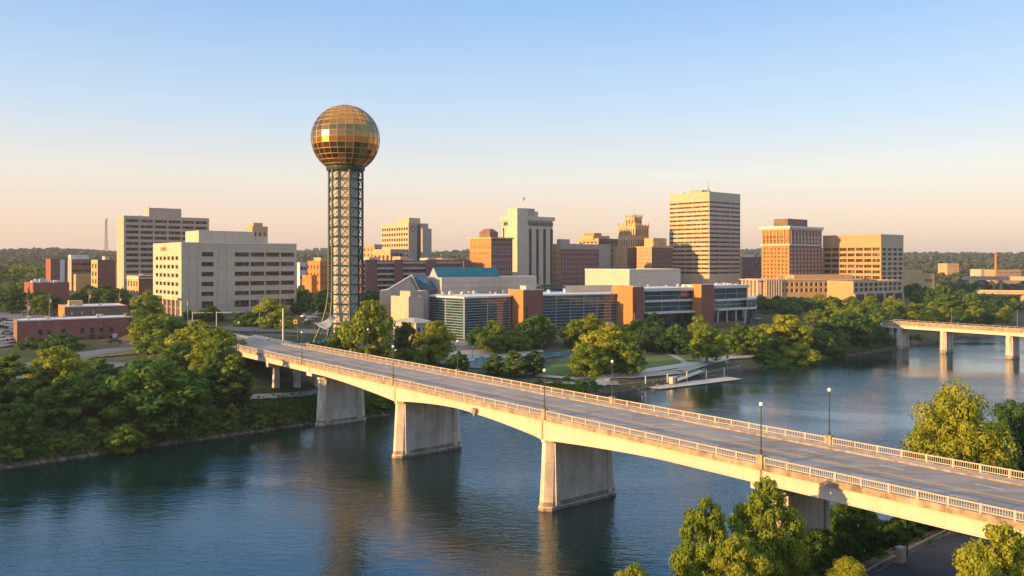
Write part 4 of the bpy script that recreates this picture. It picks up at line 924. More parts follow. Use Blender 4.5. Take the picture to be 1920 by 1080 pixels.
for i in range(8): part(b, 'pilaster', -.018, -.001, .045 + i * .125, .07 + i * .125, b.zt - 13.4, b.zt - 2.6, 'tan_stone')  # sunny-side pilasters carry the sun's warmth in their colour
part(b, 'roof_house', .12, .72, .2, .7, b.zr, Zp(411, 636), 'brick_brown')
bw = b
b = building('stone_hall', 'long pale stone hall with columns at one end, at the brick tower\'s foot', (1421, 1434, 1616), 524, 590, 'tan_stone', a=14, L=None, Rr=dict(n=16, rows=2, wu=.58, wv=.62, top=1.6, bot=1.6, side=8, frame='letter_brown', nv=2, nh=2, rec=.6), base=15.5, depthL=26)
band(b, b.zt - .9, b.zt + .15, .6, 'stone')
for i in range(7): part(b, 'column', .006 + i * .0245, .016 + i * .0245, -.05, -.018, b.zb, b.zt - .95, 'bank_white')
for i in range(6): part(b, 'porch_window', .0185 + i * .0245, .0285 + i * .0245, -.012, -.001, b.g + 1, b.zt - 2.2, 'window_glass')  # dark panes that also stand in for the shade of the porch recess
for i in range(5): part(b, 'column', -.06, -.03, .06 + i * .2, .13 + i * .2, b.zb, b.zt - .95, 'bank_white')
part(b, 'porch_roof', -.07, -.001, 0.0, 1.0, b.zt - .9, b.zt - .1, 'stone')
part(b, 'porch_roof', 0.0, .165, -.06, -.001, b.zt - .9, b.zt - .1, 'stone'); part(b, 'upper_storey', .35, .96, .25, .8, b.zr, b.zr + 4.0, 'tan_office'); units(b, 6, 18)
# tan office with deep window grid
b = building('tan_office', 'broad tan office with deep dark openings and blank top, at the skyline\'s right end', (1543, 1652, 1694), 439, 622, 'tan_office', L=dict(n=7, rows=8, wu=.86, wv=.56, top=9, bot=2, side=.5, rec=1.0, nv=3, fw=.12, frame='letter_brown'), Rr=dict(n=4, rows=9, wu=.72, wv=.56, top=9.5, bot=3, side=.6, rec=1.0, nv=2, fw=.12), base=15, wallR='tower_tan')
units(b, 5, 19, big=.8); ll = b.LL
m = MB()
letters('CITY HALL', 2.1, b.P(0, b.LL * .25), -b.e2, b.zt - 6.6, b.root, 'letter_brown') if False else None
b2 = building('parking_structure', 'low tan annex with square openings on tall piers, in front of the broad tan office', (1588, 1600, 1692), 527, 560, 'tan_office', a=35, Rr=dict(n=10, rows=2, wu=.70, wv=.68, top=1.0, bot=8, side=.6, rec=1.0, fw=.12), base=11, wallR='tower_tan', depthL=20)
part(b2, 'undercroft', .02, .98, -.02, -.001, b2.zb, b2.g + 6.6, 'sign_black')  # black sheet standing in for the shaded void behind the piers
for i in range(6): part(b2, 'pier', .0 + i * .195, .03 + i * .195, -.06, -.001, b2.zb, b2.g + 7, 'tower_tan')

# --- convention centre --------------------------------------------------------
cc = empty('convention_centre', (X(1000, 400), 400, 5), 'long convention centre of glass halls, orange brick towers and blue pitched roof behind the park', 'building')
def gwall(pa, da, pb, db, z0, z1, thick=.4, rows=14, cols=8, mull=.11, vm=.22):
    """a curtain wall from (px,d) to (px,d): glass, and its white grid as a sub-part"""
    A_, B_ = PX(pa, da), PX(pb, db); u = (B_ - A_).normalized(); L_ = (B_ - A_).length; n = Vector((-u.y, u.x))
    m = MB(); m.obox((A_.x, A_.y, z0), u.to_3d() * L_, n.to_3d() * thick, (0, 0, z1 - z0)); g = m.build('glass_wall', 'curtain_glass', cc)
    m = MB()
    for i in range(rows + 1): z = z0 + (z1 - z0) * i / rows; p = A_ - n * .22; m.obox((p.x, p.y, z - mull), u.to_3d() * L_, n.to_3d() * .2, (0, 0, mull * 2))
    for i in range(cols + 1): p = A_ + u * L_ * i / cols - n * .3 - u * vm / 2; m.obox((p.x, p.y, z0), u.to_3d() * vm, n.to_3d() * .29, (0, 0, z1 - z0))
    m.build('glazing_bars', 'frame_steel', g); return A_, B_, u, n
def pslab(name, pts, z0, z1, matn, parent=None):
    m = MB(); m.prism([(p.x, p.y) for p in pts], z0, z1); return m.build(name, matn, parent or cc)
C0 = PX(870, 364); zt = 24.2
gwall(805, 383, 870, 364, 5, zt - .5, rows=16, cols=2, mull=.085); gwall(870, 364.3, 955, 381, 5, zt - .5, rows=16, cols=2, mull=.085)
pslab('corner_post', [PX(868.5, 363.6), PX(871.5, 363.8), PX(871.5, 364.9), PX(868.5, 364.9)], 4, zt, 'frame_white')
pslab('roof', [PX(803, 383), PX(870, 363), PX(957, 380.5), PX(1000, 400), PX(830, 402)], zt - .48, zt + .25, 'roof_white')
gwall(1016, 386, 1168, 408, 8, zt - .3, rows=11, cols=6, mull=.085, vm=.16)
pslab('roof', [PX(1014, 385), PX(1170, 407), PX(1172, 427), PX(1000, 412)], zt - .28, zt + .3, 'roof_white')
pslab('lower_wall', [PX(957, 383), PX(1014, 386.5), PX(1170, 408.5), PX(1172, 426), PX(1000, 424)], 4, 8, 'paving')
pslab('entrance_canopy', [PX(1090, 389), PX(1150, 397), PX(1148, 401), PX(1090, 394.5)], 10.2, 10.7, 'frame_white')
def btower(pl, pc, pr, d, top, z0=4):
    bb = building('x', None, (pl, pc, pr), top, d, 'brick_orange', base=6, a=32, parent=cc, wallR='brick_red', roof='roof_white', parapet=.4); bb.wall.name = 'brick_tower'; return bb  # orange sunny face, red shaded face: lighting put into the brick colours
t = btower(953, 981, 1018, 374, 543); part(t, 'slot_window', .12, .2, -.02, -.001, 9, 20, 'window_glass', parent=t.wall); part(t, 'coping', -.02, 1.02, -.02, -.001, t.zt - .4, t.zt + .1, 'frame_white', parent=t.wall)
part(t, 'roof_unit', .3, .6, .2, .6, t.zr, t.zr + 2, 'unit_metal', parent=t.wall)
t = btower(1147, 1186, 1207, 396, 537); part(t, 'slot_window', .1, .22, -.03, -.001, 9, 21, 'window_glass', parent=t.wall); part(t, 'coping', -.02, 1.02, -.02, -.001, t.zt - .4, t.zt + .1, 'frame_white', parent=t.wall)
t = btower(1298, 1315, 1338, 420, 533); part(t, 'coping', -.02, 1.02, -.02, -.001, t.zt - .4, t.zt + .1, 'frame_white', parent=t.wall)
def bandhall(pa, da, pb, db, levels, out=1.6, back=22):
    A_, B_ = PX(pa, da), PX(pb, db); u = (B_ - A_).normalized(); n = Vector((-u.y, u.x))
    for k, (z0, z1) in enumerate(zip(levels, levels[1:])):
        gwall(pa, da, pb, db, z0 + .9, z1, rows=2, cols=3, mull=.10, vm=.10)
        o2 = out * (2.2 if k == 0 else 1); pslab('fascia', [A_ - n * o2, B_ - n * o2, B_ + n * (back if k == 0 else .4), A_ + n * (back if k == 0 else .4)], z0, z0 + .88, 'frame_white')
    z = levels[-1]; pslab('roof', [A_ - n * out * 1.2, B_ - n * out * 1.2, B_ + n * back, A_ + n * back], z, z + 1.5, 'frame_white')
    pslab('ground_wall', [A_ + n * 3, B_ + n * 3, B_ + n * back, A_ + n * back], 4, levels[0], 'window_cool')
bandhall(1207, 410, 1304, 428, [14.0, 19.8, 25.2]); bandhall(1338, 430, 1400, 446, [14.6, 19.4, 26.0])
gwall(1400, 443, 1417, 452, 15.4, 19.3, rows=4, cols=2, mull=.05, vm=.12); pslab('fascia', [PX(1400, 441), PX(1419, 451), PX(1419, 468), PX(1402, 468)], 19.4, 20.4, 'frame_white'); pslab('fascia', [PX(1400, 441), PX(1419, 451), PX(1419, 468), PX(1402, 468)], 14.4, 15.38, 'frame_white'); pslab('ground_wall', [PX(1402, 446), PX(1416, 454), PX(1416, 466), PX(1404, 466)], 4, 14.38, 'window_cool')
for i in range(4): q = PX(1345 + i * 17, 431.5 + i * 4); pslab('entrance_column', [q, q + Vector((.7, 0)), q + Vector((.7, .7)), q + Vector((0, .7))], 5, 14.6, 'frame_white')
pslab('brick_base', [PX(1338, 425), PX(1395, 437), PX(1395, 441), PX(1338, 429)], 4, 8.5, 'brick_umber')
# blank white hall box behind
bx = building('hall_box', None, (1097, 1180, 1276), 505, 452, 'stone', base=18, a=38, parent=cc, roof='roof_grey'); bx.wall.name = 'hall_box'
band(bx, bx.zt - .4, bx.zt + .08, .12, 'frame_white', 'coping').parent = cc
pslab('terrace_roof', [PX(1060, 412), PX(1150, 424), PX(1172, 470), PX(1050, 470)], 24, 25.6, 'roof_white'); pslab('terrace_parapet', [PX(1060, 411), PX(1150, 423), PX(1150, 424), PX(1060, 412)], 24, 28.0, 'stone')
pslab('main_roof', [PX(960, 402), PX(1180, 428), PX(1310, 450), PX(1400, 470), PX(1390, 500), PX(1000, 470)], 8, 24.0, 'roof_white')
pslab('glass_lantern', [PX(1012, 440), PX(1060, 446), PX(1060, 456), PX(1012, 450)], 24, 27.5, 'curtain_glass')
r_ = random.Random(5)
for i in range(34):
    px = r_.uniform(830, 1390); d = 372 + (px - 830) * .12 + r_.uniform(12, 26); s = r_.uniform(.8, 1.8); q = PX(px, d); zz = zt + .2 if px < 1170 else 26.7
    if 958 < px < 1014 or 1150 < px < 1206 or 1295 < px < 1340: continue
    m = MB()
    if i % 2: m.tube([(q.x, q.y, zz), (q.x, q.y, zz + s * .7), (q.x, q.y, zz + s)], [s * .6, s * .6, s * .2], 10)
    else: m.box((q.x, q.y, zz + s * .4), (s * 1.4, s, s * .8), .6); m.box((q.x, q.y, zz + s * .85), (s * .7, s * .6, s * .15), .6)
    m.build('roof_vent', 'unit_metal', cc)
# stone auditorium with the blue pitched roof
wl_ = [PX(828, 394), PX(1006, 425), PX(1000, 450), PX(800, 424), PX(800, 404)]
pslab('stone_hall_wall', wl_, 8, Zp(520.5, 394), 'stone')
m = MB(); zj = 32.2
for k in range(1, 4):
    A_, B_ = PX(828, 393.9), PX(1006, 424.9); m.obox((A_.x, A_.y - .06, 22 + k * 2.6), (B_ - A_).to_3d(), (0, .1, 0), (0, 0, .10))
m.build('wall_joints', 'grey_panel', cc)
ze = Zp(520.5, 394) + .02; zrg = Zp(502, 409)
E0, E1 = PX(820, 397.5), PX(937, 413.5); R0, R1 = PX(812, 409), PX(931, 423); K0, K1 = PX(805, 422), PX(930, 434)
m = MB(); P3 = lambda p, z: (p.x, p.y, z)
m.add([P3(E0, ze), P3(E1, ze), P3(R1, zrg), P3(R0, zrg), P3(K0, ze), P3(K1, ze)], [(0, 1, 2, 3), (3, 2, 5, 4), (1, 5, 2), (0, 1, 5, 4)]); br_ = m.build('blue_pitched_roof', 'blue_roof', cc)
m = MB(); m.add([P3(E0, ze), P3(K0, ze), P3(R0, zrg), P3(E0 + Vector((.25, .1)), ze), P3(K0 + Vector((.25, .1)), ze), P3(R0 + Vector((.25, .1)), zrg)], [(0, 1, 2), (5, 4, 3), (0, 3, 4, 1), (1, 4, 5, 2), (2, 5, 3, 0)]); m.build('glazed_gable', 'frame_steel', br_)
m = MB(); A3, B3 = Vector(P3(E0, ze)), Vector(P3(E1, ze)); C3, D3 = Vector(P3(R0, zrg)), Vector(P3(R1, zrg))
for i in range(1, 24):
    p, q = A3.lerp(B3, i / 24), C3.lerp(D3, i / 24); m.tube([p + Vector((0, -.03, .05)), q + Vector((0, -.03, .05))], .05, 4)
m.build('roof_seams', 'teal_roof', br_)
# sloping stone gable with teal roof at the left end
zA, zB, zC = Zp(547, 386), Zp(518, 396), Zp(547, 378)
g = [PX(712, 392), PX(727, 391), PX(770, 388), PX(786, 380), PX(786, 380.2)]
m = MB()
fr = [P3(PX(712, 378), 6), P3(PX(712, 378), Zp(546, 378)), P3(PX(728, 381), Zp(543, 381)), P3(PX(771, 389), Zp(517, 389)), P3(PX(785, 391.6), Zp(546, 391.6)), P3(PX(785, 391.6), 6)]
bk = [(x - 2, y + 18, z) for x, y, z in fr]; n = 6
m.add(fr + bk, [tuple(range(n)), tuple(reversed(range(n, 2 * n)))] + [(i, n + i, n + (i + 1) % n, (i + 1) % n) for i in range(n)]); m.build('stone_gable', 'stone', cc)
m = MB(); a_, b_, c_, d_ = Vector(P3(PX(771, 388.6), Zp(516.6, 389))), Vector(P3(PX(785, 391.2), Zp(546, 391.6))), Vector(P3(PX(824, 397), Zp(545, 397))), Vector(P3(PX(797, 403), Zp(516, 403)))
up = Vector((.2, -.25, .3)); m.add([a_, b_, c_, d_, a_ + up, b_ + up, c_ + up, d_ + up], [(0, 1, 2, 3), (7, 6, 5, 4), (0, 4, 5, 1), (1, 5, 6, 2), (2, 6, 7, 3), (3, 7, 4, 0)]); m.build('teal_sloping_roof', 'teal_roof', cc)
m = MB(); m.tube([a_ + up * 1.2, b_ + up * 1.2], .35, 6); m.build('verge_trim', 'frame_white', cc)
m = MB(); m.tube([Vector(fr[2]) + Vector((0, -.2, .1)), Vector(fr[3]) + Vector((0, -.2, .1))], .35, 6); m.build('verge_trim', 'frame_white', cc)
sb = building('stone_wing', None, (733, 769, 803), 546, 372, 'stone', base=6, a=42, parent=cc, wallR='grey_panel', depthL=8); sb.wall.name = 'stone_wing'
sb = building('stone_wing', None, (733, 766, 790), 556, 366, 'stone', base=6, a=42, parent=cc, wallR='stone', lenR=8); sb.wall.name = 'low_stone_wing'
for i in range(3): part(sb, 'pier', -.2, -.12, .05 + .3 * i, .15 + .3 * i, 4, 13, 'stone', parent=cc)
# low white pavilion in front
b = building('park_pavilion', 'low pale pavilion with grey hipped roof in front of the convention centre\'s stone gable', (738, 780, 812), 606, 325, 'stone', L=dict(n=3, rows=1, wu=.6, wv=.6, top=.6, bot=.6, side=.3, glass='window_cool', frame='frame_white'), Rr=dict(n=3, rows=1, wu=.6, wv=.6, top=.6, bot=.6, side=.3, glass='window_cool', frame='frame_white'), base=9, parapet=.2)
m = MB(); q = [b.P(-1, -1), b.P(b.LR + 1, -1), b.P(b.LR + 1, b.LL + 1), b.P(-1, b.LL + 1)]; c = b.P(b.LR / 2, b.LL / 2); sweep(m, [[(p.x, p.y, b.zt + .02) for p in q], [(*(c.lerp(p, .25)), b.zt + 1.5) for p in q]]); m.build('hipped_roof', 'roof_grey', b.root)

# --- distant buildings at the right --------------------------------------------
for (px, top, d, nm, lab, wl1, bs) in (
    ((1772, 1776, 1798), 494, 1150, 'hill_office', 'pale cream building with a long dark window strip on the wooded hill at right', 'tan_stone', 26),
    ((1698, 1708, 1730), 506, 820, 'hill_house', 'cream stepped building at the edge of the dark trees, right of the broad tan office', 'tan_stone', 15),
    ((1726, 1732, 1752), 513, 800, 'hill_house', 'small cream building with dark openings below the wooded hill', 'tan_stone', 14),
    ((1836, 1840, 1862), 505, 1000, 'hill_house', 'small white building left of the brick chimney', 'stone', 22),
    ((1864, 1868, 1926), 506, 960, 'factory_hall', 'long orange lit factory hall beside the brick chimney at the right edge', 'tan_brick', 20)):
    bb = building(nm, lab, px, top, d, wl1, a=12, depthL=18, base=bs, Rr=dict(n=5, rows=1, wu=.7, wv=.3, top=2.0, bot=6 if bs > 16 else 3, side=1.5), roof='roof_white')
q = PX(1867, 940); ch = empty('brick_chimney', (q.x, q.y, 18), 'tall slender orange brick chimney at the factory by the right edge', 'chimney'); m = MB(); m.tube([(q.x, q.y, 16), (q.x, q.y, Zp(475, 940))], [1.5, 1.0], 12); m.build('stack', 'brick_orange', ch); m = MB(); m.tube([(q.x, q.y, Zp(475, 940)), (q.x, q.y, Zp(475, 940) + 1)], [1.2, 1.15], 12); m.build('cap', 'brick_brown', ch)
def viaduct(name, label, pa, da, pb, db, z, th, matn):
    A_, B_ = PX(pa, da), PX(pb, db); u = (B_ - A_).normalized(); n = Vector((-u.y, u.x)); L_ = (B_ - A_).length; r = empty(name, (A_.x, A_.y, ground(A_.x, A_.y)), label, 'viaduct')
    m = MB(); m.obox((A_.x, A_.y, z), u.to_3d() * L_, n.to_3d() * 14, (0, 0, th)); m.build('deck', matn, r)
    m = MB(); p = A_ - n * .3; m.obox((p.x, p.y, z + th), u.to_3d() * L_, n.to_3d() * .3, (0, 0, 1.0)); m.build('parapet', 'stone', r)
    k = 0
    while k < L_: p = A_ + u * (k + 2) + n * 3; m = MB(); m.obox((p.x, p.y, ground(p.x, p.y) - 1), u.to_3d() * 1.6, n.to_3d() * 8, (0, 0, z - ground(p.x, p.y) + 1)); m.build('pier', 'concrete', r); k += 26
viaduct('highway_viaduct', 'long grey highway viaduct below the factory at the right edge', 1806, 720, 1990, 690, Zp(526, 700), 2.4, 'stone')
viaduct('highway_ramp', 'lower sunlit ramp viaduct among the treetops at the right edge', 1836, 620, 1990, 600, Zp(552, 610), 2.0, 'tan_stone')
# radio mast on the left hill
q = PX(199, 900); zb = ground(q.x, q.y); ms = empty('radio_mast', (q.x, q.y, zb), 'thin red and white lattice radio mast on the wooded hill left of the hospital slab', 'mast'); m = MB(); zt_ = Zp(412, 900)
for a in range(3):
    cx_, cy_ = 1.6 * math.cos(a * 2.09), 1.6 * math.sin(a * 2.09); m.tube([(q.x + cx_ * 1.6, q.y + cy_ * 1.6, zb - 1), (q.x + cx_ * .5, q.y + cy_ * .5, zt_)], .22, 5)
k = 0
while zb + k < zt_ - 3:
    f0 = 1.6 - 1.1 * k / (zt_ - zb); f1 = 1.6 - 1.1 * (k + 3) / (zt_ - zb)
    for a in range(3):
        A1 = a * 2.09; A2 = (a + 1) * 2.09; m.tube([(q.x + 1.6 * f0 * math.cos(A1), q.y + 1.6 * f0 * math.sin(A1), zb + k), (q.x + 1.6 * f1 * math.cos(A2), q.y + 1.6 * f1 * math.sin(A2), zb + k + 3)], .10, 4)
    k += 3
m.build('lattice', 'brick_red', ms); m = MB(); m.box((q.x, q.y, zt_ + .2), (3.0, 3.0, 1.0)); m.box((q.x, q.y, zt_ + 1.6), (1.4, 1.4, 1.6)); m.build('antenna_head', 'galv_metal', ms)
# ---------------------------------------------------------------- park, paths, streets and bank details
def GP(px, py): q = G(px, py); return (q.x, q.y)
patch('lawn', [GP(1010, 704), GP(1180, 705), GP(1275, 690), GP(1282, 676), GP(1240, 664), GP(1060, 668)], 'lawn', .05, 1.2)
patch('lawn', [GP(1290, 690), GP(1360, 680), GP(1385, 662), GP(1300, 660), GP(1262, 664)], 'lawn', .05, 1.2)
patch('plaza', [GP(700, 640), GP(770, 655), GP(920, 690), GP(1010, 668), GP(1020, 640), GP(870, 640)], 'paving', .04, 3)
patch('tower_plaza', [(-84, 262), (-52, 250), (-36, 262), (-34, 292), (-60, 305), (-88, 288)], 'paving', .04, 3)
strip('park_path', [GP(1005, 706), GP(1080, 712), GP(1180, 708), GP(1270, 697), GP(1330, 682), GP(1380, 668), GP(1400, 650)], 4.0, 'paving', .12, 2.5)
strip('park_path', [GP(1282, 690), GP(1284, 680), GP(1262, 668), GP(1230, 663)], 2.6, 'paving', .14, 2)
strip('park_path', [GP(1060, 668), GP(1120, 664), GP(1240, 664), GP(1300, 660), GP(1360, 652)], 2.4, 'paving', .13, 2.5)
strip('park_path', [GP(1010, 720), GP(1100, 722), GP(1160, 720)], 2.6, 'paving', .13, 2.5)
strip('park_street', [GP(760, 668), GP(900, 690), GP(1010, 672), GP(1120, 652), GP(1290, 652), GP(1400, 640)], 7, 'street', .10, 3)
strip('left_street', [GP(-60, 720), GP(60, 688), GP(150, 668), GP(260, 648), GP(330, 640)], 9, 'street', .12, 3)
strip('left_street', [GP(40, 708), GP(80, 720), GP(150, 700), GP(230, 682)], 8, 'street', .14, 3)
strip('bank_path', [GP(60, 775), GP(200, 765), GP(330, 755), GP(480, 747), GP(560, 742), GP(700, 724)], 3.5, 'paving', .12, 3)
patch('planting_bed', [GP(176, 668), GP(228, 664), GP(236, 657), GP(196, 656)], 'mulch', .10, 1.5)
patch('grass_verge', [GP(136, 690), GP(180, 672), GP(230, 668), GP(280, 655), GP(285, 648), GP(245, 652), GP(150, 668)], 'lawn', .06, 2)
patch('parking_lot', [GP(-40, 662), GP(22, 650), GP(30, 610), GP(100, 592), GP(95, 580), GP(-60, 590)], 'street', .05, 4)
strip('side_street', [GP(255, 600), GP(262, 575), GP(250, 552)], 7, 'street', .1, 3)
strip('service_road', [(32, 84), (45, 94.8), (62.5, 110), (84, 130), (130, 160), (200, 200)], 9.5, 'dark_asphalt', .10, 2)
def offs(pts, d):
    out = []
    for i, p in enumerate(pts):
        a = Vector(pts[max(0, i - 1)]); c = Vector(pts[min(len(pts) - 1, i + 1)]); t = (c - a).normalized(); out.append((p[0] - t.y * d, p[1] + t.x * d))
    return out
rd = [(32, 84), (45, 94.8), (62.5, 110), (84, 130), (130, 160), (200, 200)]
m = MB(); kp = offs(rd, 4.9)
for a, c in zip(kp, kp[1:]):
    a = Vector(a); c = Vector(c); n = int((c - a).length / 2.5) + 1
    for i in range(n):
        p = a.lerp(c, i / n); q = a.lerp(c, (i + 1) / n); u = (q - p).to_3d(); u.z = ground(q.x, q.y) - ground(p.x, p.y); m.obox((p.x, p.y, ground(p.x, p.y) + .2), u, (-.17 * u.normalized().y, .17 * u.normalized().x, 0), (0, 0, .32))
tag(m.build('kerb', 'concrete'), kind='structure')
patch('dirt_area', [(37, 97), (44, 98), (55, 110), (60, 116), (55, 118), (48, 110), (40, 104)], 'dirt', .07, 1)
patch('concrete_pad', [(34, 89.5), (40, 95.0), (38.5, 97.5), (31, 92.5)], 'paving', .12, .6)
# riverside dock and walkway
A0 = PX(1236, Zp and 40 * F / (727 - HOR)); 
DA, DB = PX(1236, 40.0 * F / (728 - HOR) * .985), PX(1392, 40.0 * F / (709 - HOR) * .985)
dk = empty('floating_dock', (DA.x, DA.y, 0), 'long narrow grey floating dock with corner posts below the riverside park', 'dock')
u = (DB - DA).normalized(); n = Vector((-u.y, u.x)); L_ = (DB - DA).length
m = MB(); m.obox((DA.x, DA.y, -.2), u.to_3d() * L_, n.to_3d() * 6.5, (0, 0, .45)); m.build('float', 'sign_black', dk)
m = MB(); 
for i in range(14): p = DA + u * (i * L_ / 14 + .03); m.obox((p.x, p.y, .26), u.to_3d() * (L_ / 14 - .06), n.to_3d() * 6.5, (0, 0, .1))
m.build('decking', 'deck_board', dk)
for t in (.02, .27, .5, .74, .97):
    p = DA + u * L_ * t + n * 6.8; m = MB(); m.tube([(p.x, p.y, -2), (p.x, p.y, 3.6)], .22, 8); m.build('mooring_post', 'galv_metal', dk)
p = DA + u * 10 + n * 4; ks = empty('dock_kiosk', (p.x, p.y, .56), 'small pale box kiosk with dark door standing on the floating dock', 'kiosk'); m = MB(); m.obox((p.x, p.y, .57), u.to_3d() * 2.2, n.to_3d() * 1.6, (0, 0, 2.0)); m.build('body', 'unit_metal', ks); m = MB(); m.obox((*(p - u * .15 - n * .15), 2.58), u.to_3d() * 2.5, n.to_3d() * 1.9, (0, 0, .14)); m.build('roof', 'galv_metal', ks); m = MB(); m.obox((*(p + u * 1.3 - n * .05), .6), u.to_3d() * .7, n.to_3d() * .05, (0, 0, 1.7)); m.build('door', 'frame_dark', ks)
# river wall with steps and a railing
W0, W1 = GP(1150, 722), GP(1392, 688)
rw = [Vector(GP(1165, 724)), Vector(GP(1240, 714)), Vector(GP(1320, 702)), Vector(GP(1390, 690))]
rwall = empty('river_wall', (rw[0].x, rw[0].y, 0), 'stepped pale stone river wall with steel railing between the park lawn and the dock', 'wall')
for k in range(4):
    m = MB()
    for a, c in zip(rw, rw[1:]):
        u2 = (c - a); nn = Vector((-u2.y, u2.x)).normalized(); p = a + nn * (k * 1.3); m.obox((p.x, p.y, -1.5), u2.to_3d(), nn.to_3d() * 1.28, (0, 0, 2.3 + k * .62))
    m.build('step', 'paving', rwall)
m = MB()
for a, c in zip(rw, rw[1:]):
    u2 = c - a; n2 = int(u2.length / 2.0)
    for i in range(n2): p = a + u2 * i / n2; m.tube([(p.x, p.y, .8), (p.x, p.y, 1.95)], .05, 5)
    for z in (1.3, 1.6, 1.93): m.tube([(a.x, a.y, z), (c.x, c.y, z)], .035, 5)
m.build('railing', 'galv_metal', rwall)
def ramp_(name, label, a, c, za, zc, wdt=2.2):
    a = Vector(a); c = Vector(c); u2 = c - a; nn = Vector((-u2.y, u2.x)).normalized(); r = empty(name, (a.x, a.y, za), label, 'gangway'); m = MB(); uu = Vector((u2.x, u2.y, zc - za)); m.obox((a.x, a.y, za), uu, nn.to_3d() * wdt, (0, 0, .18)); m.build('walkway', 'deck_board', r)
    for sgn in (0, wdt):
        m = MB(); p = Vector((a.x + nn.x * sgn, a.y + nn.y * sgn, za)); m.tube([p + Vector((0, 0, 1.1)), p + uu + Vector((0, 0, 1.1))], .05, 5); m.tube([p + Vector((0, 0, .6)), p + uu + Vector((0, 0, .6))], .04, 5)
        for i in range(9): m.tube([p + uu * i / 8, p + uu * i / 8 + Vector((0, 0, 1.1))], .04, 5)
        m.build('handrail', 'galv_metal', r)
p0 = DA + u * 12 + n * 5; p1 = DA + u * (L_ * .78) + n * 9.0
ramp_('gangway', 'long steel gangway ramp with handrails climbing from the dock to the park', p0, p1, .7, 2.6)
rw2 = [tuple(p + Vector((-.35, .94)) * 9.5) for p in rw]
strip('promenade', [GP(1120, 722)] + rw2 + [GP(1420, 668)], 5.0, 'deck_board', .16, 2.5)
m = MB()
for a, c in zip(rw2, rw2[1:]):
    a = Vector(a) - Vector((-.35, .94)) * 2.9; c = Vector(c) - Vector((-.35, .94)) * 2.9; n2 = int((c - a).length / 2.2)
    for i in range(n2): p = a.lerp(c, i / n2); z = ground(p.x, p.y) + .3; m.tube([(p.x, p.y, z), (p.x, p.y, z + 1.1)], .05, 5)
    for dz in (.6, 1.1): m.tube([(a.x, a.y, ground(a.x, a.y) + .3 + dz), (c.x, c.y, ground(c.x, c.y) + .3 + dz)], .04, 5)
tag(m.build('promenade_railing', 'galv_metal'), 'thin steel railing along the promenade above the stepped river wall', 'railing')
for px, py, lab in ((1270, 697, 'pale stone bench block at the end of the curving lawn path'), (1240, 663, 'pale stone block at the top of the curving lawn path'), (1180, 706, 'pale stone block at the foot of the big golden tree')):
    q = G(px, py); bk_ = empty('stone_bench', (q.x, q.y, q.z), lab, 'bench'); m = MB(); m.box((q.x, q.y, q.z + .55), (4.6, .7, .25)); m.build('seat', 'stone', bk_)
    for sx in (-1.7, 1.7): m = MB(); m.box((q.x + sx, q.y, q.z + .2), (.5, .6, .45)); m.build('support', 'stone', bk_)
# rocks along both shores (uncountable rubble)
m = MB(); r_ = random.Random(12)
def rock(x, y, s):
    m.add([(x + s * r_.uniform(.7, 1.2) * a, y + s * r_.uniform(.7, 1.2) * b_, ground(x, y) + s * r_.uniform(.3, .9) * c - .05) for a, b_, c in ((-1, -.6, 0), (1, -.8, 0), (.8, .9, 0), (-.9, .8, 0), (-.4, -.3, 1), (.5, -.2, .9), (.4, .4, 1), (-.5, .5, .8))], [(0, 1, 5, 4), (1, 2, 6, 5), (2, 3, 7, 6), (3, 0, 4, 7), (4, 5, 6, 7)])
for i in range(2600):
    x = r_.uniform(-150, 240); y = itp(NX, x) + abs(r_.gauss(0, 1.3)) - .5
    rock(x, y, r_.uniform(.12, .30) if r_.random() < .75 else r_.uniform(.3, .75))
for i in range(300):
    x = r_.uniform(0, 130); y = itp(SX, x) - abs(r_.gauss(0, 1.4)) + .5; rock(x, y, r_.uniform(.15, .5))
tag(m.build('shore_rocks', 'rock'), 'rubble of grey brown rocks along the waterline', 'rocks', kind='stuff')

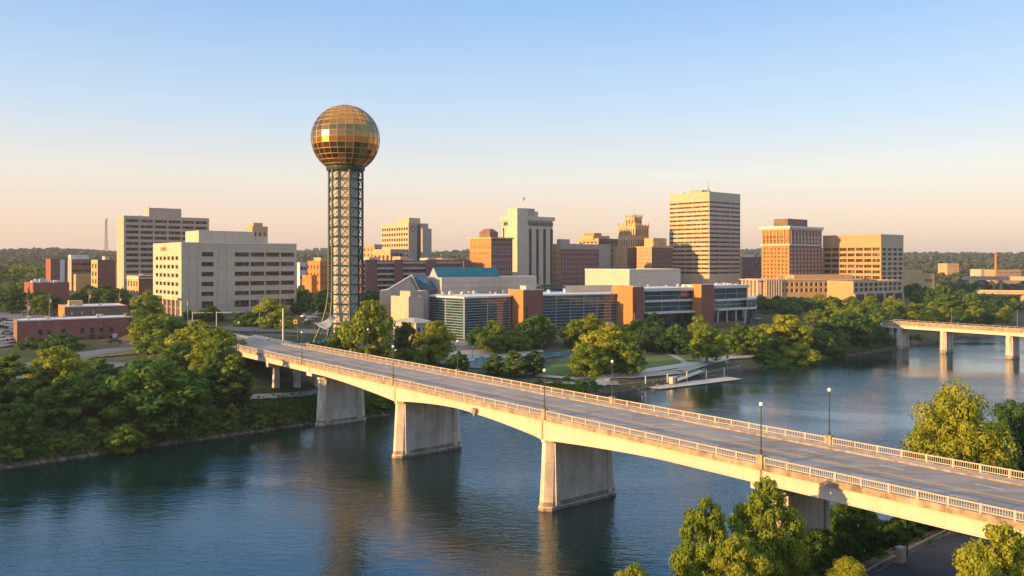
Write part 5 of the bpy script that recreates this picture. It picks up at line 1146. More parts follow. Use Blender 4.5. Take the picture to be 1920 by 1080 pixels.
# ---------------------------------------------------------------- trees
def leaf_mesh(name, seed, H, Wd, kind, nl, ls, matn, nc=16, ragged=.18):
    g = np.random.default_rng(seed); cs = []
    for i in range(nc):
        for _ in range(60):
            t = g.uniform(0, 1); a = g.uniform(0, 2 * math.pi); rr_ = math.sqrt(g.uniform(0, 1))
            if kind == 'broad': prof = math.sin(math.pi * min(1, (.12 + .88 * t)) ** .85) ** .6; z0 = .16
            elif kind == 'round': prof = (.72 + .28 * math.sin(math.pi * t)) * (1 - max(0, (t - .5) / .5) ** 2.6) ** .5; z0 = .10
            elif kind == 'tall': prof = (.55 + .45 * math.sin(math.pi * t ** .8)) * (1 - t ** 3) ** .5; z0 = .10
            elif kind == 'cone': prof = (1 - t) ** .75 * .95 + .06; z0 = .06
            else: prof = (1 - t * t) ** .5; z0 = .0
            x, y, z = Wd / 2 * prof * rr_ * math.cos(a) * .84, Wd / 2 * prof * rr_ * math.sin(a) * .84, H * (z0 + (1 - z0) * t * .90)
            rc = Wd * g.uniform(.10, .18) * (.62 if kind in ('cone', 'tall', 'round') and t > .75 else 1.0) * (1.05 - .25 * t)
            if all((x - c[0]) ** 2 + (y - c[1]) ** 2 + (z - c[2]) ** 2 > (.62 * (rc + c[3])) ** 2 for c in cs): break
        cs.append((x, y, z, rc))
    cs = np.array(cs); wts = cs[:, 3] ** 2; wts /= wts.sum()
    ci = g.choice(len(cs), nl, p=wts); d = g.normal(size=(nl, 3)); d[:, 2] = d[:, 2] * .9 + .22; d /= np.linalg.norm(d, axis=1)[:, None]
    # sub-clumps on each clump break its outline
    kd = g.normal(size=(len(cs), 9, 3)); kd /= np.linalg.norm(kd, axis=2)[..., None]
    dot = np.einsum('nk,nsk->ns', d, kd[ci]); bump = np.clip(dot.max(1), 0, 1) ** 4
    rad = cs[ci, 3] * (.62 + .46 * bump + g.normal(0, ragged * .55, nl)) * np.where(g.uniform(size=nl) < .22, g.uniform(.3, .9, nl), 1)
    P_ = cs[ci, :3] + d * rad[:, None] * np.array([1, 1, .85]); P_[:, 2] = np.maximum(P_[:, 2], .15)
    nrm = d + g.normal(0, .30, (nl, 3)); nrm[:, 2] += .10; nrm /= np.linalg.norm(nrm, axis=1)[:, None]
    t1 = np.cross(nrm, g.normal(size=(nl, 3))); t1 /= np.linalg.norm(t1, axis=1)[:, None]; t2 = np.cross(nrm, t1)
    s = ls * g.uniform(.6, 1.35, nl)[:, None]
    V = np.stack([P_ - t1 * s * .62, P_ - t2 * s * .40 + nrm * s * .10, P_ + t1 * s * .62, P_ + t2 * s * .40 + nrm * s * .10], 1).reshape(-1, 3)
    me = bpy.data.meshes.new(name); me.vertices.add(nl * 4); me.vertices.foreach_set('co', V.ravel())
    me.loops.add(nl * 4); me.loops.foreach_set('vertex_index', np.arange(nl * 4)); me.polygons.add(nl); me.polygons.foreach_set('loop_start', np.arange(nl) * 4); me.polygons.foreach_set('loop_total', np.full(nl, 4))
    me.materials.append(M[matn]); me.update(calc_edges=True); me.validate(); return me, cs
def trunk_mesh(H, Wd, cs, bark, seed, thick=.03):
    m = MB(); r_ = random.Random(seed); top = Vector((r_.uniform(-.03, .03) * Wd, r_.uniform(-.03, .03) * Wd, H * .62)); fork = Vector((0, 0, H * .22))
    m.tube([(0, 0, -1.2), (0, 0, .1), fork, (fork + top) / 2 + Vector((.02 * Wd, 0, 0)), top], [H * thick * 1.5, H * thick * 1.15, H * thick * .85, H * thick * .55, H * thick * .2], 8)
    for c in cs[::2][:8]:
        e = Vector(c[:3]) if hasattr(c, '__len__') else c
        b_ = fork.lerp(top, min(.9, max(0, (e.z * .6 - fork.z) / (top.z - fork.z)))); mid = b_.lerp(e, .5) + Vector((0, 0, -.04 * H)); m.tube([b_, mid, e], [H * thick * .42, H * thick * .28, H * thick * .09], 6)
    return m.mesh('trunk', [bark])
PROTO = {}
def proto(key, kind, H, Wd, nl, ls, matn, seed, nc, bark='bark', ragged=.18):
    me, cs = leaf_mesh('crown', seed, H, Wd, kind, nl, ls, matn, nc, ragged); PROTO[key] = (H, Wd, me, trunk_mesh(H, Wd, cs, bark, seed))
for i in range(3):
    proto(f'broad{i}', 'broad', 12, 11, 7500, .50, 'leaf_green', 10 + i, 40); proto(f'dark{i}', 'broad', 12, 11, 7500, .50, 'leaf_dark', 20 + i, 40); proto(f'olive{i}', 'broad', 12, 11, 7500, .50, 'leaf_olive', 30 + i, 40)
for i in range(2):
    proto(f'tall{i}', 'tall', 15, 8, 7500, .48, 'leaf_green', 40 + i, 40); proto(f'talldark{i}', 'tall', 15, 8, 7500, .48, 'leaf_dark', 44 + i, 40); proto(f'cone{i}', 'cone', 13, 7, 7000, .42, 'leaf_green', 50 + i, 38)
    proto(f'bush{i}', 'bush', 3.5, 5, 3500, .30, 'leaf_green', 60 + i, 12); proto(f'darkbush{i}', 'bush', 3.5, 5, 3500, .30, 'leaf_dark', 64 + i, 12)
    proto(f'near{i}', 'broad', 13, 12, 34000, .27, 'leaf_near', 70 + i, 75, 'bark_pale'); proto(f'nearround{i}', 'round', 14, 9.5, 36000, .27, 'leaf_near', 84 + i, 80, 'bark_pale', .26); proto(f'neartall{i}', 'tall', 15, 9, 32000, .27, 'leaf_near', 74 + i, 75, 'bark_pale'); proto(f'neardark{i}', 'broad', 10, 10, 20000, .26, 'leaf_dark', 78 + i, 45)
LOW = {k: leaf_mesh('distant_crown', 90 + i, 12, 11, 'broad', 2200, .85, m_, 30)[0] for i, (k, m_) in enumerate((('broad', 'leaf_green'), ('dark', 'leaf_dark'), ('talldark', 'leaf_dark'), ('olive', 'leaf_olive')))}
STUFF = []
TREES = [0]
KN = {'broad': 'broadleaf_tree', 'dark': 'broadleaf_tree', 'olive': 'broadleaf_tree', 'tall': 'tall_tree', 'talldark': 'tall_tree', 'cone': 'conical_tree', 'bush': 'shrub', 'darkbush': 'shrub', 'near': 'broadleaf_tree', 'nearround': 'broadleaf_tree', 'neartall': 'tall_tree', 'neardark': 'broadleaf_tree'}
def tree(kind, px, top, d, wpx, label, group=None, x=None, h=None, wm=None, base=None):
    TREES[0] += 1; k = TREES[0]; rr_ = random.Random(k * 17 + 3)
    key = kind + str(rr_.randrange(3 if kind in ('broad', 'dark', 'olive') else 2)); H, Wd, cm, tm = PROTO[key]
    xx = X(px, d) if x is None else x; gz = ground(xx, d) if base is None else base; hh = (Zp(top, d) - gz) if h is None else h; ww = wpx * d / F if wm is None else wm
    hh = max(hh, 1.5)
    if 'bush' not in kind and hh < .78 * ww: gz -= .78 * ww - hh; hh = .78 * ww   # a crown that comes right down to the slope
    o = empty(KN[kind], (xx, d, gz), label, 'shrub' if 'bush' in kind else 'tree', group)
    o.rotation_euler = (0, 0, rr_.uniform(0, 6.28)); o.scale = (ww / Wd, ww / Wd, hh / H)
    for nm, me in (('trunk', tm), ('crown', cm)):
        c = bpy.data.objects.new(nm, me); col.objects.link(c); c.parent = o
    return o
# single trees one can point to: (kind, px, top, distance, width px, label)
for t in [
    ('broad', 292, 663, 188, 190, 'biggest broad tree on the left river bank, its lit crown in front of the street'),
    ('tall', 20, 655, 186, 130, 'tall tree at the left edge of the picture, gold on top, on the river bank'),
    ('cone', 192, 666, 200, 84, 'dark pointed tree on the left bank between two broad lit crowns'),
    ('olive', 104, 646, 208, 120, 'gold topped round tree on the left bank beside the curved street'),
    ('broad', 128, 700, 184, 165, 'shaded broad tree low on the left bank under the gold topped crown'),
    ('tall', 437, 655, 206, 92, 'slender bright green tree beside the left end of the bridge railing'),
    ('olive', 372, 601, 256, 130, 'big olive oak rising above the far end of the bridge by the junction'),
    ('olive', 398, 634, 236, 105, 'olive tree right below the big olive oak, touching the bridge end'),
    ('broad', 338, 640, 240, 100, 'green tree left below the big olive oak on the embankment'),
    ('olive', 410, 612, 246, 95, 'olive tree between the big oak and the first bridge lamp'),
    ('broad', 300, 618, 262, 100, 'green tree between warehouse corner and embankment'),
    ('broad', 384, 678, 222, 95, 'green tree on the bank just left of the slender bright tree'),
    ('broad', 312, 588, 282, 110, 'bright round tree at the street corner, left of the olive oak'),
    ('olive', 276, 545, 340, 66, 'yellow green tree at the foot of the white office arcade'),
    ('broad', 262, 575, 310, 80, 'green tree against the right end of the red brick warehouse'),
    ('dark', 62, 628, 270, 74, 'dark flat crowned tree at the left end of the red brick warehouse wall'),
    ('dark', 116, 620, 268, 78, 'dark round tree in front of the middle of the red brick warehouse wall'),
    ('bush', 233, 832 - 32, 176, 78, 'bright green shrub leaning over the water on the left bank'),
    ('broad', 236, 795, 174, 76, 'bright low tree overhanging the water on the left bank'),
    ('olive', 693, 556, 262, 108, 'large bright yellow green tree in front of the globe tower foot'),
    ('olive', 815, 597, 284, 84, 'bright olive tree in front of the corner of the glass hall'),
    ('dark', 762, 598, 294, 56, 'dark tree between the two bright trees behind the bridge'),
    ('tall', 963, 652, 264, 58, 'middle of three green trees close behind the bridge railing'),
    ('tall', 930, 658, 268, 58, 'left of three green trees close behind the bridge railing'),
    ('talldark', 1001, 652, 266, 50, 'right and darkest of three green trees close behind the bridge railing'),
    ('olive', 1140, 606, 276, 130, 'large golden round tree on the lawn edge in front of the orange tower'),
    ('broad', 1104, 640, 266, 80, 'green tree under the large golden round tree by the path'),
    ('broad', 1180, 640, 270, 70, 'green tree at the right foot of the large golden round tree'),
    ('olive', 1325, 607, 302, 70, 'single golden tree standing alone on the lawn above the dock'),
    ('olive', 1472, 585, 340, 105, 'tallest golden tree of the grove at the bend of the river bank'),
    ('broad', 1418, 612, 326, 66, 'rounded golden tree at the left end of the river bend grove'),
    ('broad', 1440, 655, 318, 90, 'low green tree at the waterline under the river bend grove'),
    ('olive', 1500, 640, 326, 80, 'bright golden low tree at the waterline in the river bend grove'),
    ('dark', 1545, 615, 345, 90, 'dark tree at the waterline right of the golden grove'),
    ('dark', 1590, 580, 372, 105, 'biggest dark green tree left of the smaller bridge'),
    ('olive', 1575, 577, 385, 60, 'sunlit tree top behind the biggest dark tree by the smaller bridge'),
    ('dark', 1642, 610, 382, 64, 'dark tree hiding the landward end of the smaller bridge'),
    ('tall', 1776, 529, 505, 58, 'tallest lit tree standing over the wood behind the smaller bridge'),
    ('nearround', 1438, 880, 89, 150, 'tallest foreground tree, against the near bridge railing, bright leaves'),
    ('nearround', 1322, 914, 86, 122, 'rounder foreground tree left of the tallest one beside the bridge'),
    ('nearround', 1195, 1042, 80, 130, 'foreground tree tip cut off by the bottom edge of the picture'),
    ('nearround', 1885, 958, 66, 190, 'sunlit foreground tree in the lower right corner in front of the girder'),
    ('nearround', 1845, 1035, 62, 150, 'lower crown at the bottom right corner beside the service road'),
    ('near', 1792, 716, 117, 192, 'big broad sycamore with pale limbs behind the right end of the bridge'),
    ('nearround', 1380, 985, 82, 130, 'lower foreground crown between and below the two tall foreground trees'),
    ('neardark', 1600, 932, 116, 150, 'dark tree under the bridge between the last pier and the service road'),
    ('neardark', 1540, 985, 102, 110, 'dark bushy tree under the bridge beside the last river pier'),
    ('neardark', 1905, 742, 135, 110, 'dark tree at the right edge behind the big sycamore'),
    ('olive', 576, 545, 430, 54, 'olive tree below the orange brick apartments left of the tower'),
    ('olive', 504, 556, 384, 74, 'olive tree in front of the right end of the white office'),
    ('dark', 396, 571, 366, 50, 'dark clipped tree in front of the middle of the white office'),
    ('broad', 470, 584, 346, 76, 'left one of the bright row of street trees by the bridge end'),
    ('olive', 520, 584, 338, 86, 'right one of the bright row of street trees by the bridge end'),
    ('olive', 1310, 588, 345, 50, 'olive tree at the foot of the third orange tower'),
    ('broad', 1225, 584, 345, 54, 'green tree on a bare trunk in front of the white banded glass hall'),
    ('olive', 1108, 588, 342, 66, 'olive tree in front of the long middle glass hall'),
    ('dark', 1006, 585, 338, 74, 'dark tree at the foot of the first orange tower'),
    ('broad', 934, 606, 322, 84, 'green tree before the glass hall, left of the first orange tower'),
    ('dark', 898, 610, 332, 50, 'dark tree at the entrance steps of the corner glass hall'),
    ('dark', 862, 658, 270, 40, 'small dark tree behind the bridge lamp, left of the blue pool'),
    ('broad', 640, 612, 266, 66, 'green tree below the blue pavilion roof at the tower foot'),
]: tree(*t)
# shaded bank thicket at left: groups of look-alikes
r_ = random.Random(21)
def scatter(n, region, kinds, hr, wr, label, group, seed, mind=4.0, filt=None, stuff=False):
    r_ = random.Random(seed); pts = []; tries = 0
    while len(pts) < n and tries < n * 60:
        tries += 1; x, y = region(r_)
        if any((x - a) ** 2 + (y - b_) ** 2 < mind * mind for a, b_ in pts): continue
        if filt and not filt(x, y): continue
        pts.append((x, y)); k = r_.choice(kinds)
        if stuff: STUFF.append((k, x, y, ground(x, y), r_.uniform(*hr), r_.uniform(*wr), r_.uniform(0, 6.28))); continue
        lab = label if isinstance(label, str) else label[0 if 'dark' in k else 1 if k in ('olive',) else 2]
        tree(k, None, None, y, None, lab, group, x=x, h=r_.uniform(*hr), wm=r_.uniform(*wr))
def shore_region(x0, x1, d0, d1): return lambda r_: (lambda x: (x, itp(NX, x) + r_.uniform(d0, d1)))(r_.uniform(x0, x1))
def pxreg(p0, p1, d0, d1): return lambda r_: (lambda d: (X(r_.uniform(p0, p1), d), d))(r_.uniform(d0, d1))
offbridge = lambda x, y: abs(bsv(x, y)[1] - 7.7) > 13
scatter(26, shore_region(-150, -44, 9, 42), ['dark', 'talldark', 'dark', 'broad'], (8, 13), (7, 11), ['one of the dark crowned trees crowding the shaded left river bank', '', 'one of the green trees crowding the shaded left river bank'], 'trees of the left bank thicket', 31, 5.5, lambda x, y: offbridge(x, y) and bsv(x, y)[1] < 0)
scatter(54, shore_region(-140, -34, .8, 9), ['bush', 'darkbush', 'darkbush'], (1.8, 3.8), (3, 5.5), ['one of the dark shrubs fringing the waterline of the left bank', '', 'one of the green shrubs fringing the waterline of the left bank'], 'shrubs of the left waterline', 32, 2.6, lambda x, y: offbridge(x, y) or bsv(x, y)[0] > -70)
scatter(16, shore_region(-30, 26, 2.0, 12), ['darkbush', 'bush'], (1.0, 2.6), (2.5, 5), ['one of the dark low shrubs on the bank between the bridge and the dock', '', 'one of the green low shrubs on the bank between the bridge and the dock'], 'shrubs by the park shore', 33, 3, offbridge)
scatter(15, shore_region(92, 172, 5, 22), ['broad', 'dark', 'olive', 'dark'], (7, 12), (8, 12), ['one of the dark trees along the bank from the dock to the smaller bridge', 'one of the golden trees along the bank from the dock to the smaller bridge', 'one of the green trees along the bank from the dock to the smaller bridge'], 'trees along the right bank', 34, 6.5)
scatter(15, shore_region(92, 200, 1.5, 6), ['bush', 'darkbush'], (1.5, 3), (3, 5), ['one of the dark shrubs at the waterline below the river bend grove', '', 'one of the green shrubs at the waterline below the river bend grove'], 'shrubs of the right waterline', 35, 3)
scatter(48, shore_region(185, 300, 6, 100), ['olive', 'broad', 'olive', 'dark'], (7, 11), (8, 12), ['one of the dark trees in the wood behind the smaller bridge', 'one of the golden trees in the wood behind the smaller bridge', 'one of the green trees in the wood behind the smaller bridge'], 'wood behind the smaller bridge', 36, 6.5)
scatter(30, pxreg(1690, 1850, 560, 740), ['dark', 'dark', 'talldark', 'broad'], (9, 14), (9, 14), ['one of the dark trees below the wooded hill right of the tan office', '', 'one of the green trees below the wooded hill right of the tan office'], 'dark wood at the hill foot', 37, 8, stuff=True)
scatter(22, pxreg(1850, 1960, 560, 680), ['broad', 'olive', 'dark'], (7, 11), (9, 13), ['one of the dark trees beside the highway viaducts at the right edge', 'one of the golden trees beside the highway viaducts at the right edge', 'one of the green trees beside the highway viaducts at the right edge'], 'trees by the viaducts', 38, 8, stuff=True)
scatter(34, pxreg(1425, 1700, 440, 552), ['broad', 'dark', 'olive'], (7, 11), (9, 13), ['one of the dark street trees below the stone hall and tan annex', 'one of the olive street trees below the stone hall and tan annex', 'one of the green street trees below the stone hall and tan annex'], 'street trees below the stone hall', 39, 9)
scatter(24, pxreg(870, 1400, 322, 354), ['broad', 'dark', 'olive'], (8, 12), (9, 13), ['one of the dark trees in the row before the convention centre', 'one of the olive trees in the row before the convention centre', 'one of the green trees in the row before the convention centre'], 'tree row before the convention centre', 40, 7, lambda x, y: not (40 < x < 68 and y < 322))
scatter(8, pxreg(1215, 1300, 318, 340), ['dark', 'broad'], (6, 9), (7, 10), ['one of the dark trees behind the lawn before the banded glass hall', '', 'one of the green trees behind the lawn before the banded glass hall'], 'trees behind the lawn', 41, 6)
scatter(14, pxreg(0, 95, 370, 470), ['dark', 'olive', 'dark', 'broad'], (8, 13), (10, 14), ['one of the dark trees around the plain red brick hall at far left', 'one of the gold lit trees around the plain red brick hall at far left', 'one of the green trees around the plain red brick hall at far left'], 'trees by the red brick hall', 42, 8)
scatter(12, pxreg(135, 235, 400, 480), ['dark', 'dark', 'broad'], (7, 10), (9, 13), ['one of the dark trees between the red brick hall and the hospital slab', '', 'one of the green trees between the red brick hall and the hospital slab'], 'trees below the hospital slab', 43, 8, stuff=True)
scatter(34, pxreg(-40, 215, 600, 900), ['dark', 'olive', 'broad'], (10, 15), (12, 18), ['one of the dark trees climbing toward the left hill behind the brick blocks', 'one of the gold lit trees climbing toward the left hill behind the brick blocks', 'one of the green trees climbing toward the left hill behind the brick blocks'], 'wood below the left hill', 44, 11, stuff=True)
scatter(12, pxreg(555, 640, 380, 470), ['dark', 'dark', 'broad'], (6, 10), (8, 12), ['one of the dark trees in the cluster left of the tower shaft', '', 'one of the green trees in the cluster left of the tower shaft'], 'trees left of the tower shaft', 45, 7)
scatter(10, pxreg(690, 740, 410, 480), ['broad', 'dark'], (5, 8), (8, 11), ['one of the dark trees between the parking deck and the stone gable', '', 'one of the green trees between the parking deck and the stone gable'], 'trees by the parking deck', 46, 7, stuff=True)
scatter(14, pxreg(1010, 1100, 500, 560), ['broad', 'dark', 'olive'], (6, 9), (8, 11), ['one of the dark trees below the white bank tower', 'one of the olive trees below the white bank tower', 'one of the green trees below the white bank tower'], 'trees below the bank tower', 47, 7, stuff=True)
scatter(12, pxreg(350, 560, 354, 366), ['dark', 'broad', 'darkbush'], (3.0, 5.0), (5, 8), ['one of the dark low trees along the foot of the white office', '', 'one of the green low trees along the foot of the white office'], 'planting at the white office', 48, 5)
scatter(16, pxreg(585, 860, 252, 285), ['dark', 'bush', 'broad'], (3.5, 8), (6, 9), ['one of the dark shrubs beside the bridge below the globe tower', '', 'one of the green shrubs beside the bridge below the globe tower'], 'shrubs below the globe tower', 49, 4, offbridge)
scatter(10, pxreg(262, 345, 275, 330), ['broad', 'dark', 'olive'], (6, 9), (7, 10), ['one of the dark trees filling the corner between warehouse and junction', 'one of the olive trees filling the corner between warehouse and junction', 'one of the green trees filling the corner between warehouse and junction'], 'trees at the street corner', 50, 5, lambda x, y: bsv(x, y)[1] < -4)
scatter(18, lambda r_: (lambda x: (x, itp(NX, x) + r_.uniform(3, 34)))(r_.uniform(-215, -122)), ['tall', 'dark', 'broad'], (13, 17), (9, 13), ['one of the dark trees continuing the left bank wood beyond the left edge', '', 'one of the green trees continuing the left bank wood beyond the left edge'], 'left bank wood beyond the edge', 55, 6, lambda x, y: x / y * F + 960 < -50)  # unseen trees added past the left edge to cast shade on the bank
sreg = lambda r_: (lambda x: (x, itp(SX, x) - r_.uniform(1.5, 9)))(r_.uniform(12, 62))
scatter(26, sreg, ['neardark', 'darkbush', 'darkbush', 'neardark'], (2.2, 4.2), (3.5, 6), ['one of the dark shrubs on the near bank below the bridge', '', 'one of the green shrubs on the near bank below the bridge'], 'shrubs of the near bank', 51, 2.2, lambda x, y: not (36 < x < 62 and y < itp(SX, x) - 6))
scatter(7, lambda r_: (lambda x: (x, itp(SX, x) - r_.uniform(3, 22)))(r_.uniform(74, 120)), ['neardark', 'near', 'neardark'], (6, 9), (8, 11), ['one of the dark trees behind the far railing beside the big sycamore', '', 'one of the green trees behind the far railing beside the big sycamore'], 'trees by the sycamore', 52, 5, lambda x, y: bsv(x, y)[1] > 21)
scatter(8, lambda r_: (r_.uniform(2, 34), r_.uniform(66, 90)), ['neardark', 'near'], (4, 7), (6, 8), ['one of the dark trees crowding below the paired foreground trees', '', 'one of the green trees crowding below the paired foreground trees'], 'undergrowth of the foreground trees', 53, 4, lambda x, y: y < itp(SX, x) - 2)
V = []; MI = []; mats_ = ['leaf_green', 'leaf_dark', 'leaf_olive']
for k, x, y, z, h_, w_, rz in STUFF:
    me = LOW[k]; a_ = np.empty(len(me.vertices) * 3, np.float32); me.vertices.foreach_get('co', a_); a_ = a_.reshape(-1, 3); c, s_ = math.cos(rz), math.sin(rz)
    V.append(np.stack([(a_[:, 0] * c - a_[:, 1] * s_) * w_ / 11 + x, (a_[:, 0] * s_ + a_[:, 1] * c) * w_ / 11 + y, a_[:, 2] * h_ / 12 + z], 1)); MI += [{'broad': 0, 'olive': 2}.get(k, 1)] * (len(a_) // 4)
V = np.concatenate(V); n4 = len(V) // 4; me = bpy.data.meshes.new('distant_trees'); me.vertices.add(n4 * 4); me.vertices.foreach_set('co', V.ravel()); me.loops.add(n4 * 4); me.loops.foreach_set('vertex_index', np.arange(n4 * 4)); me.polygons.add(n4); me.polygons.foreach_set('loop_start', np.arange(n4) * 4); me.polygons.foreach_set('loop_total', np.full(n4, 4))
for mm_ in mats_: me.materials.append(M[mm_])
me.polygons.foreach_set('material_index', np.array(MI, np.int32)); me.update(calc_edges=True); o = bpy.data.objects.new('distant_trees', me); col.objects.link(o); tag(o, 'smaller trees filling the gaps between far buildings and below the hills', 'trees', kind='stuff')
# far woods on the hills: no one could count them
g = np.random.default_rng(5); NT = 9000; V = []; Fc = 0
xs_ = []; 
while len(xs_) < NT:
    d = float(g.uniform(880, 3300)) ** 1.0; x = float(g.uniform(-.68, .68)) * d; px = x / d * F + 960
    if d < 1000 and 200 < px < 1690: continue
    xs_.append((x, d, ground(x, d)))
C_ = np.array(xs_); nl = 34
ci = np.repeat(np.arange(NT), nl); N_ = len(ci); s_ = (g.uniform(9, 17, NT) * (1 + .25 * np.clip((C_[:, 1] - 900) / 2400, 0, 1)))[ci]
dd = g.normal(size=(N_, 3)); dd[:, 2] = np.abs(dd[:, 2]); dd /= np.linalg.norm(dd, axis=1)[:, None]
P_ = C_[ci] + dd * (s_ * .5 * g.uniform(.75, 1.05, N_))[:, None] * np.array([1, 1, 1.35]); nr = dd + g.normal(0, .3, (N_, 3)); nr /= np.linalg.norm(nr, axis=1)[:, None]
t1 = np.cross(nr, g.normal(size=(N_, 3))); t1 /= np.linalg.norm(t1, axis=1)[:, None]; t2 = np.cross(nr, t1); sz = (s_ * .30)[:, None]
Vv = np.stack([P_ - t1 * sz, P_ - t2 * sz * .7, P_ + t1 * sz, P_ + t2 * sz * .7], 1).reshape(-1, 3)
me = bpy.data.meshes.new('far_wood'); me.vertices.add(N_ * 4); me.vertices.foreach_set('co', Vv.ravel()); me.loops.add(N_ * 4); me.loops.foreach_set('vertex_index', np.arange(N_ * 4)); me.polygons.add(N_); me.polygons.foreach_set('loop_start', np.arange(N_) * 4); me.polygons.foreach_set('loop_total', np.full(N_, 4)); me.materials.append(M['leaf_far']); me.update(calc_edges=True)
fw = bpy.data.objects.new('far_wood', me); col.objects.link(fw); tag(fw, 'hazy green wood covering the far hills along the horizon', 'wood', kind='stuff')
# ground cover on the banks: leaf tufts
def tufts(name, n, region, matn, label, s=(.25, .6), seed=1):
    r_ = random.Random(seed); m = MB()
    for i in range(n):
        x, y = region(r_); z = ground(x, y)
        for k in range(3):
            a = r_.uniform(0, 6.28); h = r_.uniform(*s); w_ = h * .7; c, s__ = math.cos(a), math.sin(a); ox, oy = r_.uniform(-.5, .5), r_.uniform(-.5, .5)
            m.quad((x + ox - c * w_, y + oy - s__ * w_, z + .1), (x + ox + c * w_ * .3, y + oy + s__ * w_ * .3, z), (x + ox + c * w_ + s__ * .3, y + oy + s__ * w_ - c * .3, z + h), (x + ox - c * w_ * .4 + s__ * .3, y + oy - s__ * w_ * .4 - c * .3, z + h * 1.2))
    return tag(m.build(name, matn), label, 'ground cover', kind='stuff')
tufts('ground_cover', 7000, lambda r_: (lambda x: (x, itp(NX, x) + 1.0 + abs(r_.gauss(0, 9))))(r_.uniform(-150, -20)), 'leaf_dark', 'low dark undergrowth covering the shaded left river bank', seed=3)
tufts('ground_cover', 3500, lambda r_: (lambda x: (x, itp(NX, x) + 1.1 + abs(r_.gauss(0, 4))))(r_.choice((r_.uniform(-20, 26), r_.uniform(93, 185)))), 'leaf_green', 'low green undergrowth along the park side river bank', seed=4)
tufts('ground_cover', 3000, lambda r_: (lambda x: (x, itp(SX, x) - 1.2 - abs(r_.gauss(0, 4))))(r_.uniform(8, 110)), 'leaf_dark', 'low dark undergrowth on the near bank below the bridge', (.2, .5), seed=5)

# ---------------------------------------------------------------- small things
LAMPS = [(1262, 655, 'globe path lamp on the street behind the lawn, left of the alone standing golden tree'), (1288, 650, 'globe path lamp beside the street below the banded glass hall'), (1236, 652, 'globe path lamp at the left end of the street behind the lawn'), (1340, 668, 'globe path lamp on the path right of the alone standing golden tree'), (886, 672, 'globe path lamp at the plaza steps below the corner glass hall'), (1362, 700, 'globe path lamp at the park end of the gangway'), (526, 620, 'globe path lamp on the pavement under the bright street trees'), (500, 612, 'globe path lamp left of the bright street trees by the bridge end'), (466, 606, 'globe path lamp at the corner of the junction')]
for px, py, lab in LAMPS:
    q = G(px, py); put(lamp_park, lamp_park_used, (q.x, q.y, q.z), 0, lab, 'lamp', 'globe lamps along paths and streets')
# utility poles, traffic signals, signs
pole_p = empty('utility_pole', (0, 0, 0)); m = MB(); m.tube([(0, 0, -1), (0, 0, 11)], [.2, .13], 8); m.build('post', 'wood_pole', pole_p)
for z in (10.3, 9.2): m = MB(); m.box((0, 0, z), (2.6, .16, .18)); m.build('crossarm', 'wood_pole', pole_p)
m = MB(); m.tube([(.45, 0, 7.6), (.45, 0, 8.7)], .28, 8); m.build('transformer', 'galv_metal', pole_p)
pu = [False]
for px, top, d, lab in ((52, 560, 300, 'wooden utility pole with crossarms left of the red brick warehouse'), (93, 550, 335, 'wooden utility pole behind the left end of the red brick warehouse'), (167, 540, 345, 'wooden utility pole with lamp behind the brown brick shed'), (224, 548, 350, 'wooden utility pole at the right end of the brown brick shed'), (487, 552, 330, 'sunlit wooden utility pole behind the bright street trees'), (281, 540, 372, 'wooden utility pole at the left corner of the white office')):
    x = X(px, d); o = put(pole_p, pu, (x, d, ground(x, d)), .5, lab, 'utility pole', 'utility poles', (1, 1, (Zp(top, d) - ground(x, d)) / 11))
def wire(a, c, label):
    m = MB(); a = Vector(a); c = Vector(c); m.tube([a.lerp(c, i / 10) + Vector((0, 0, -1.3 * math.sin(math.pi * i / 10))) for i in range(11)], .035, 5); tag(m.build('power_cable', 'sign_black'), label, 'cable', 'sagging power cables left of the warehouse')
pt = lambda px, py, d: (X(px, d), d, Zp(py, d))
for a_, b_ in (((52, 566), (-40, 578)), ((52, 572), (-40, 592)), ((52, 566), (93, 556))): wire(pt(*a_, 300), pt(*b_, 300 if b_[0] < 0 else 335), 'one of the dark cables sagging from the utility pole left of the red warehouse')
for px, py, d, ln, lab in ((361, 587, 338, 11, 'traffic signal on a steel mast arm at the junction before the white office, left one'), (406, 586, 330, 14, 'taller traffic signal mast arm right of the other one at the junction')):
    x = X(px, d); z0 = ground(x, d); zt_ = Zp(py, d); t = empty('traffic_signal', (x, d, z0), lab, 'traffic signal', 'signals at the junction'); m = MB(); m.tube([(x, d, z0 - .5), (x, d, zt_ + .4)], [.2, .15], 8); m.build('mast', 'galv_metal', t)
    m = MB(); m.tube([(x, d, zt_), (x + ln * .8, d - 1, zt_ + .3)], [.13, .07], 6); m.build('mast_arm', 'galv_metal', t)
    for f_ in (.5, .78):
        m = MB(); m.box((x + ln * f_, d - 1.15, zt_ - .25), (.45, .4, 1.2))
        for k in range(3): m.tube([(x + ln * f_, d - 1.35, zt_ - .25 + (k - 1) * .36), (x + ln * f_, d - 1.6, zt_ - .25 + (k - 1) * .36)], .15, 8)
        m.build('signal_head', 'sign_black', t)
def mast(px, py_top, d, lab, r0=.17, z=None, matn='galv_metal', nm='light_mast'):
    x = X(px, d); z0 = ground(x, d) if z is None else z; t = empty(nm, (x, d, z0), lab, 'pole'); m = MB(); m.tube([(x, d, z0 - .5), (x, d, Zp(py_top, d))], [r0 * 1.4, r0], 8); m.build('post', matn, t); m = MB(); zz = Zp(py_top, d); m.tube([(x, d, zz), (x, d, zz + .25)], [r0 * 1.5, r0], 8); m.build('cap', matn, t); return t, x, zz
mast(531, 580, 262, 'plain pale concrete pole beside the bridge end, right of the bright street trees', .24)
mast(352, 566, 342, 'slim pale pole at the junction before the white office', .13)
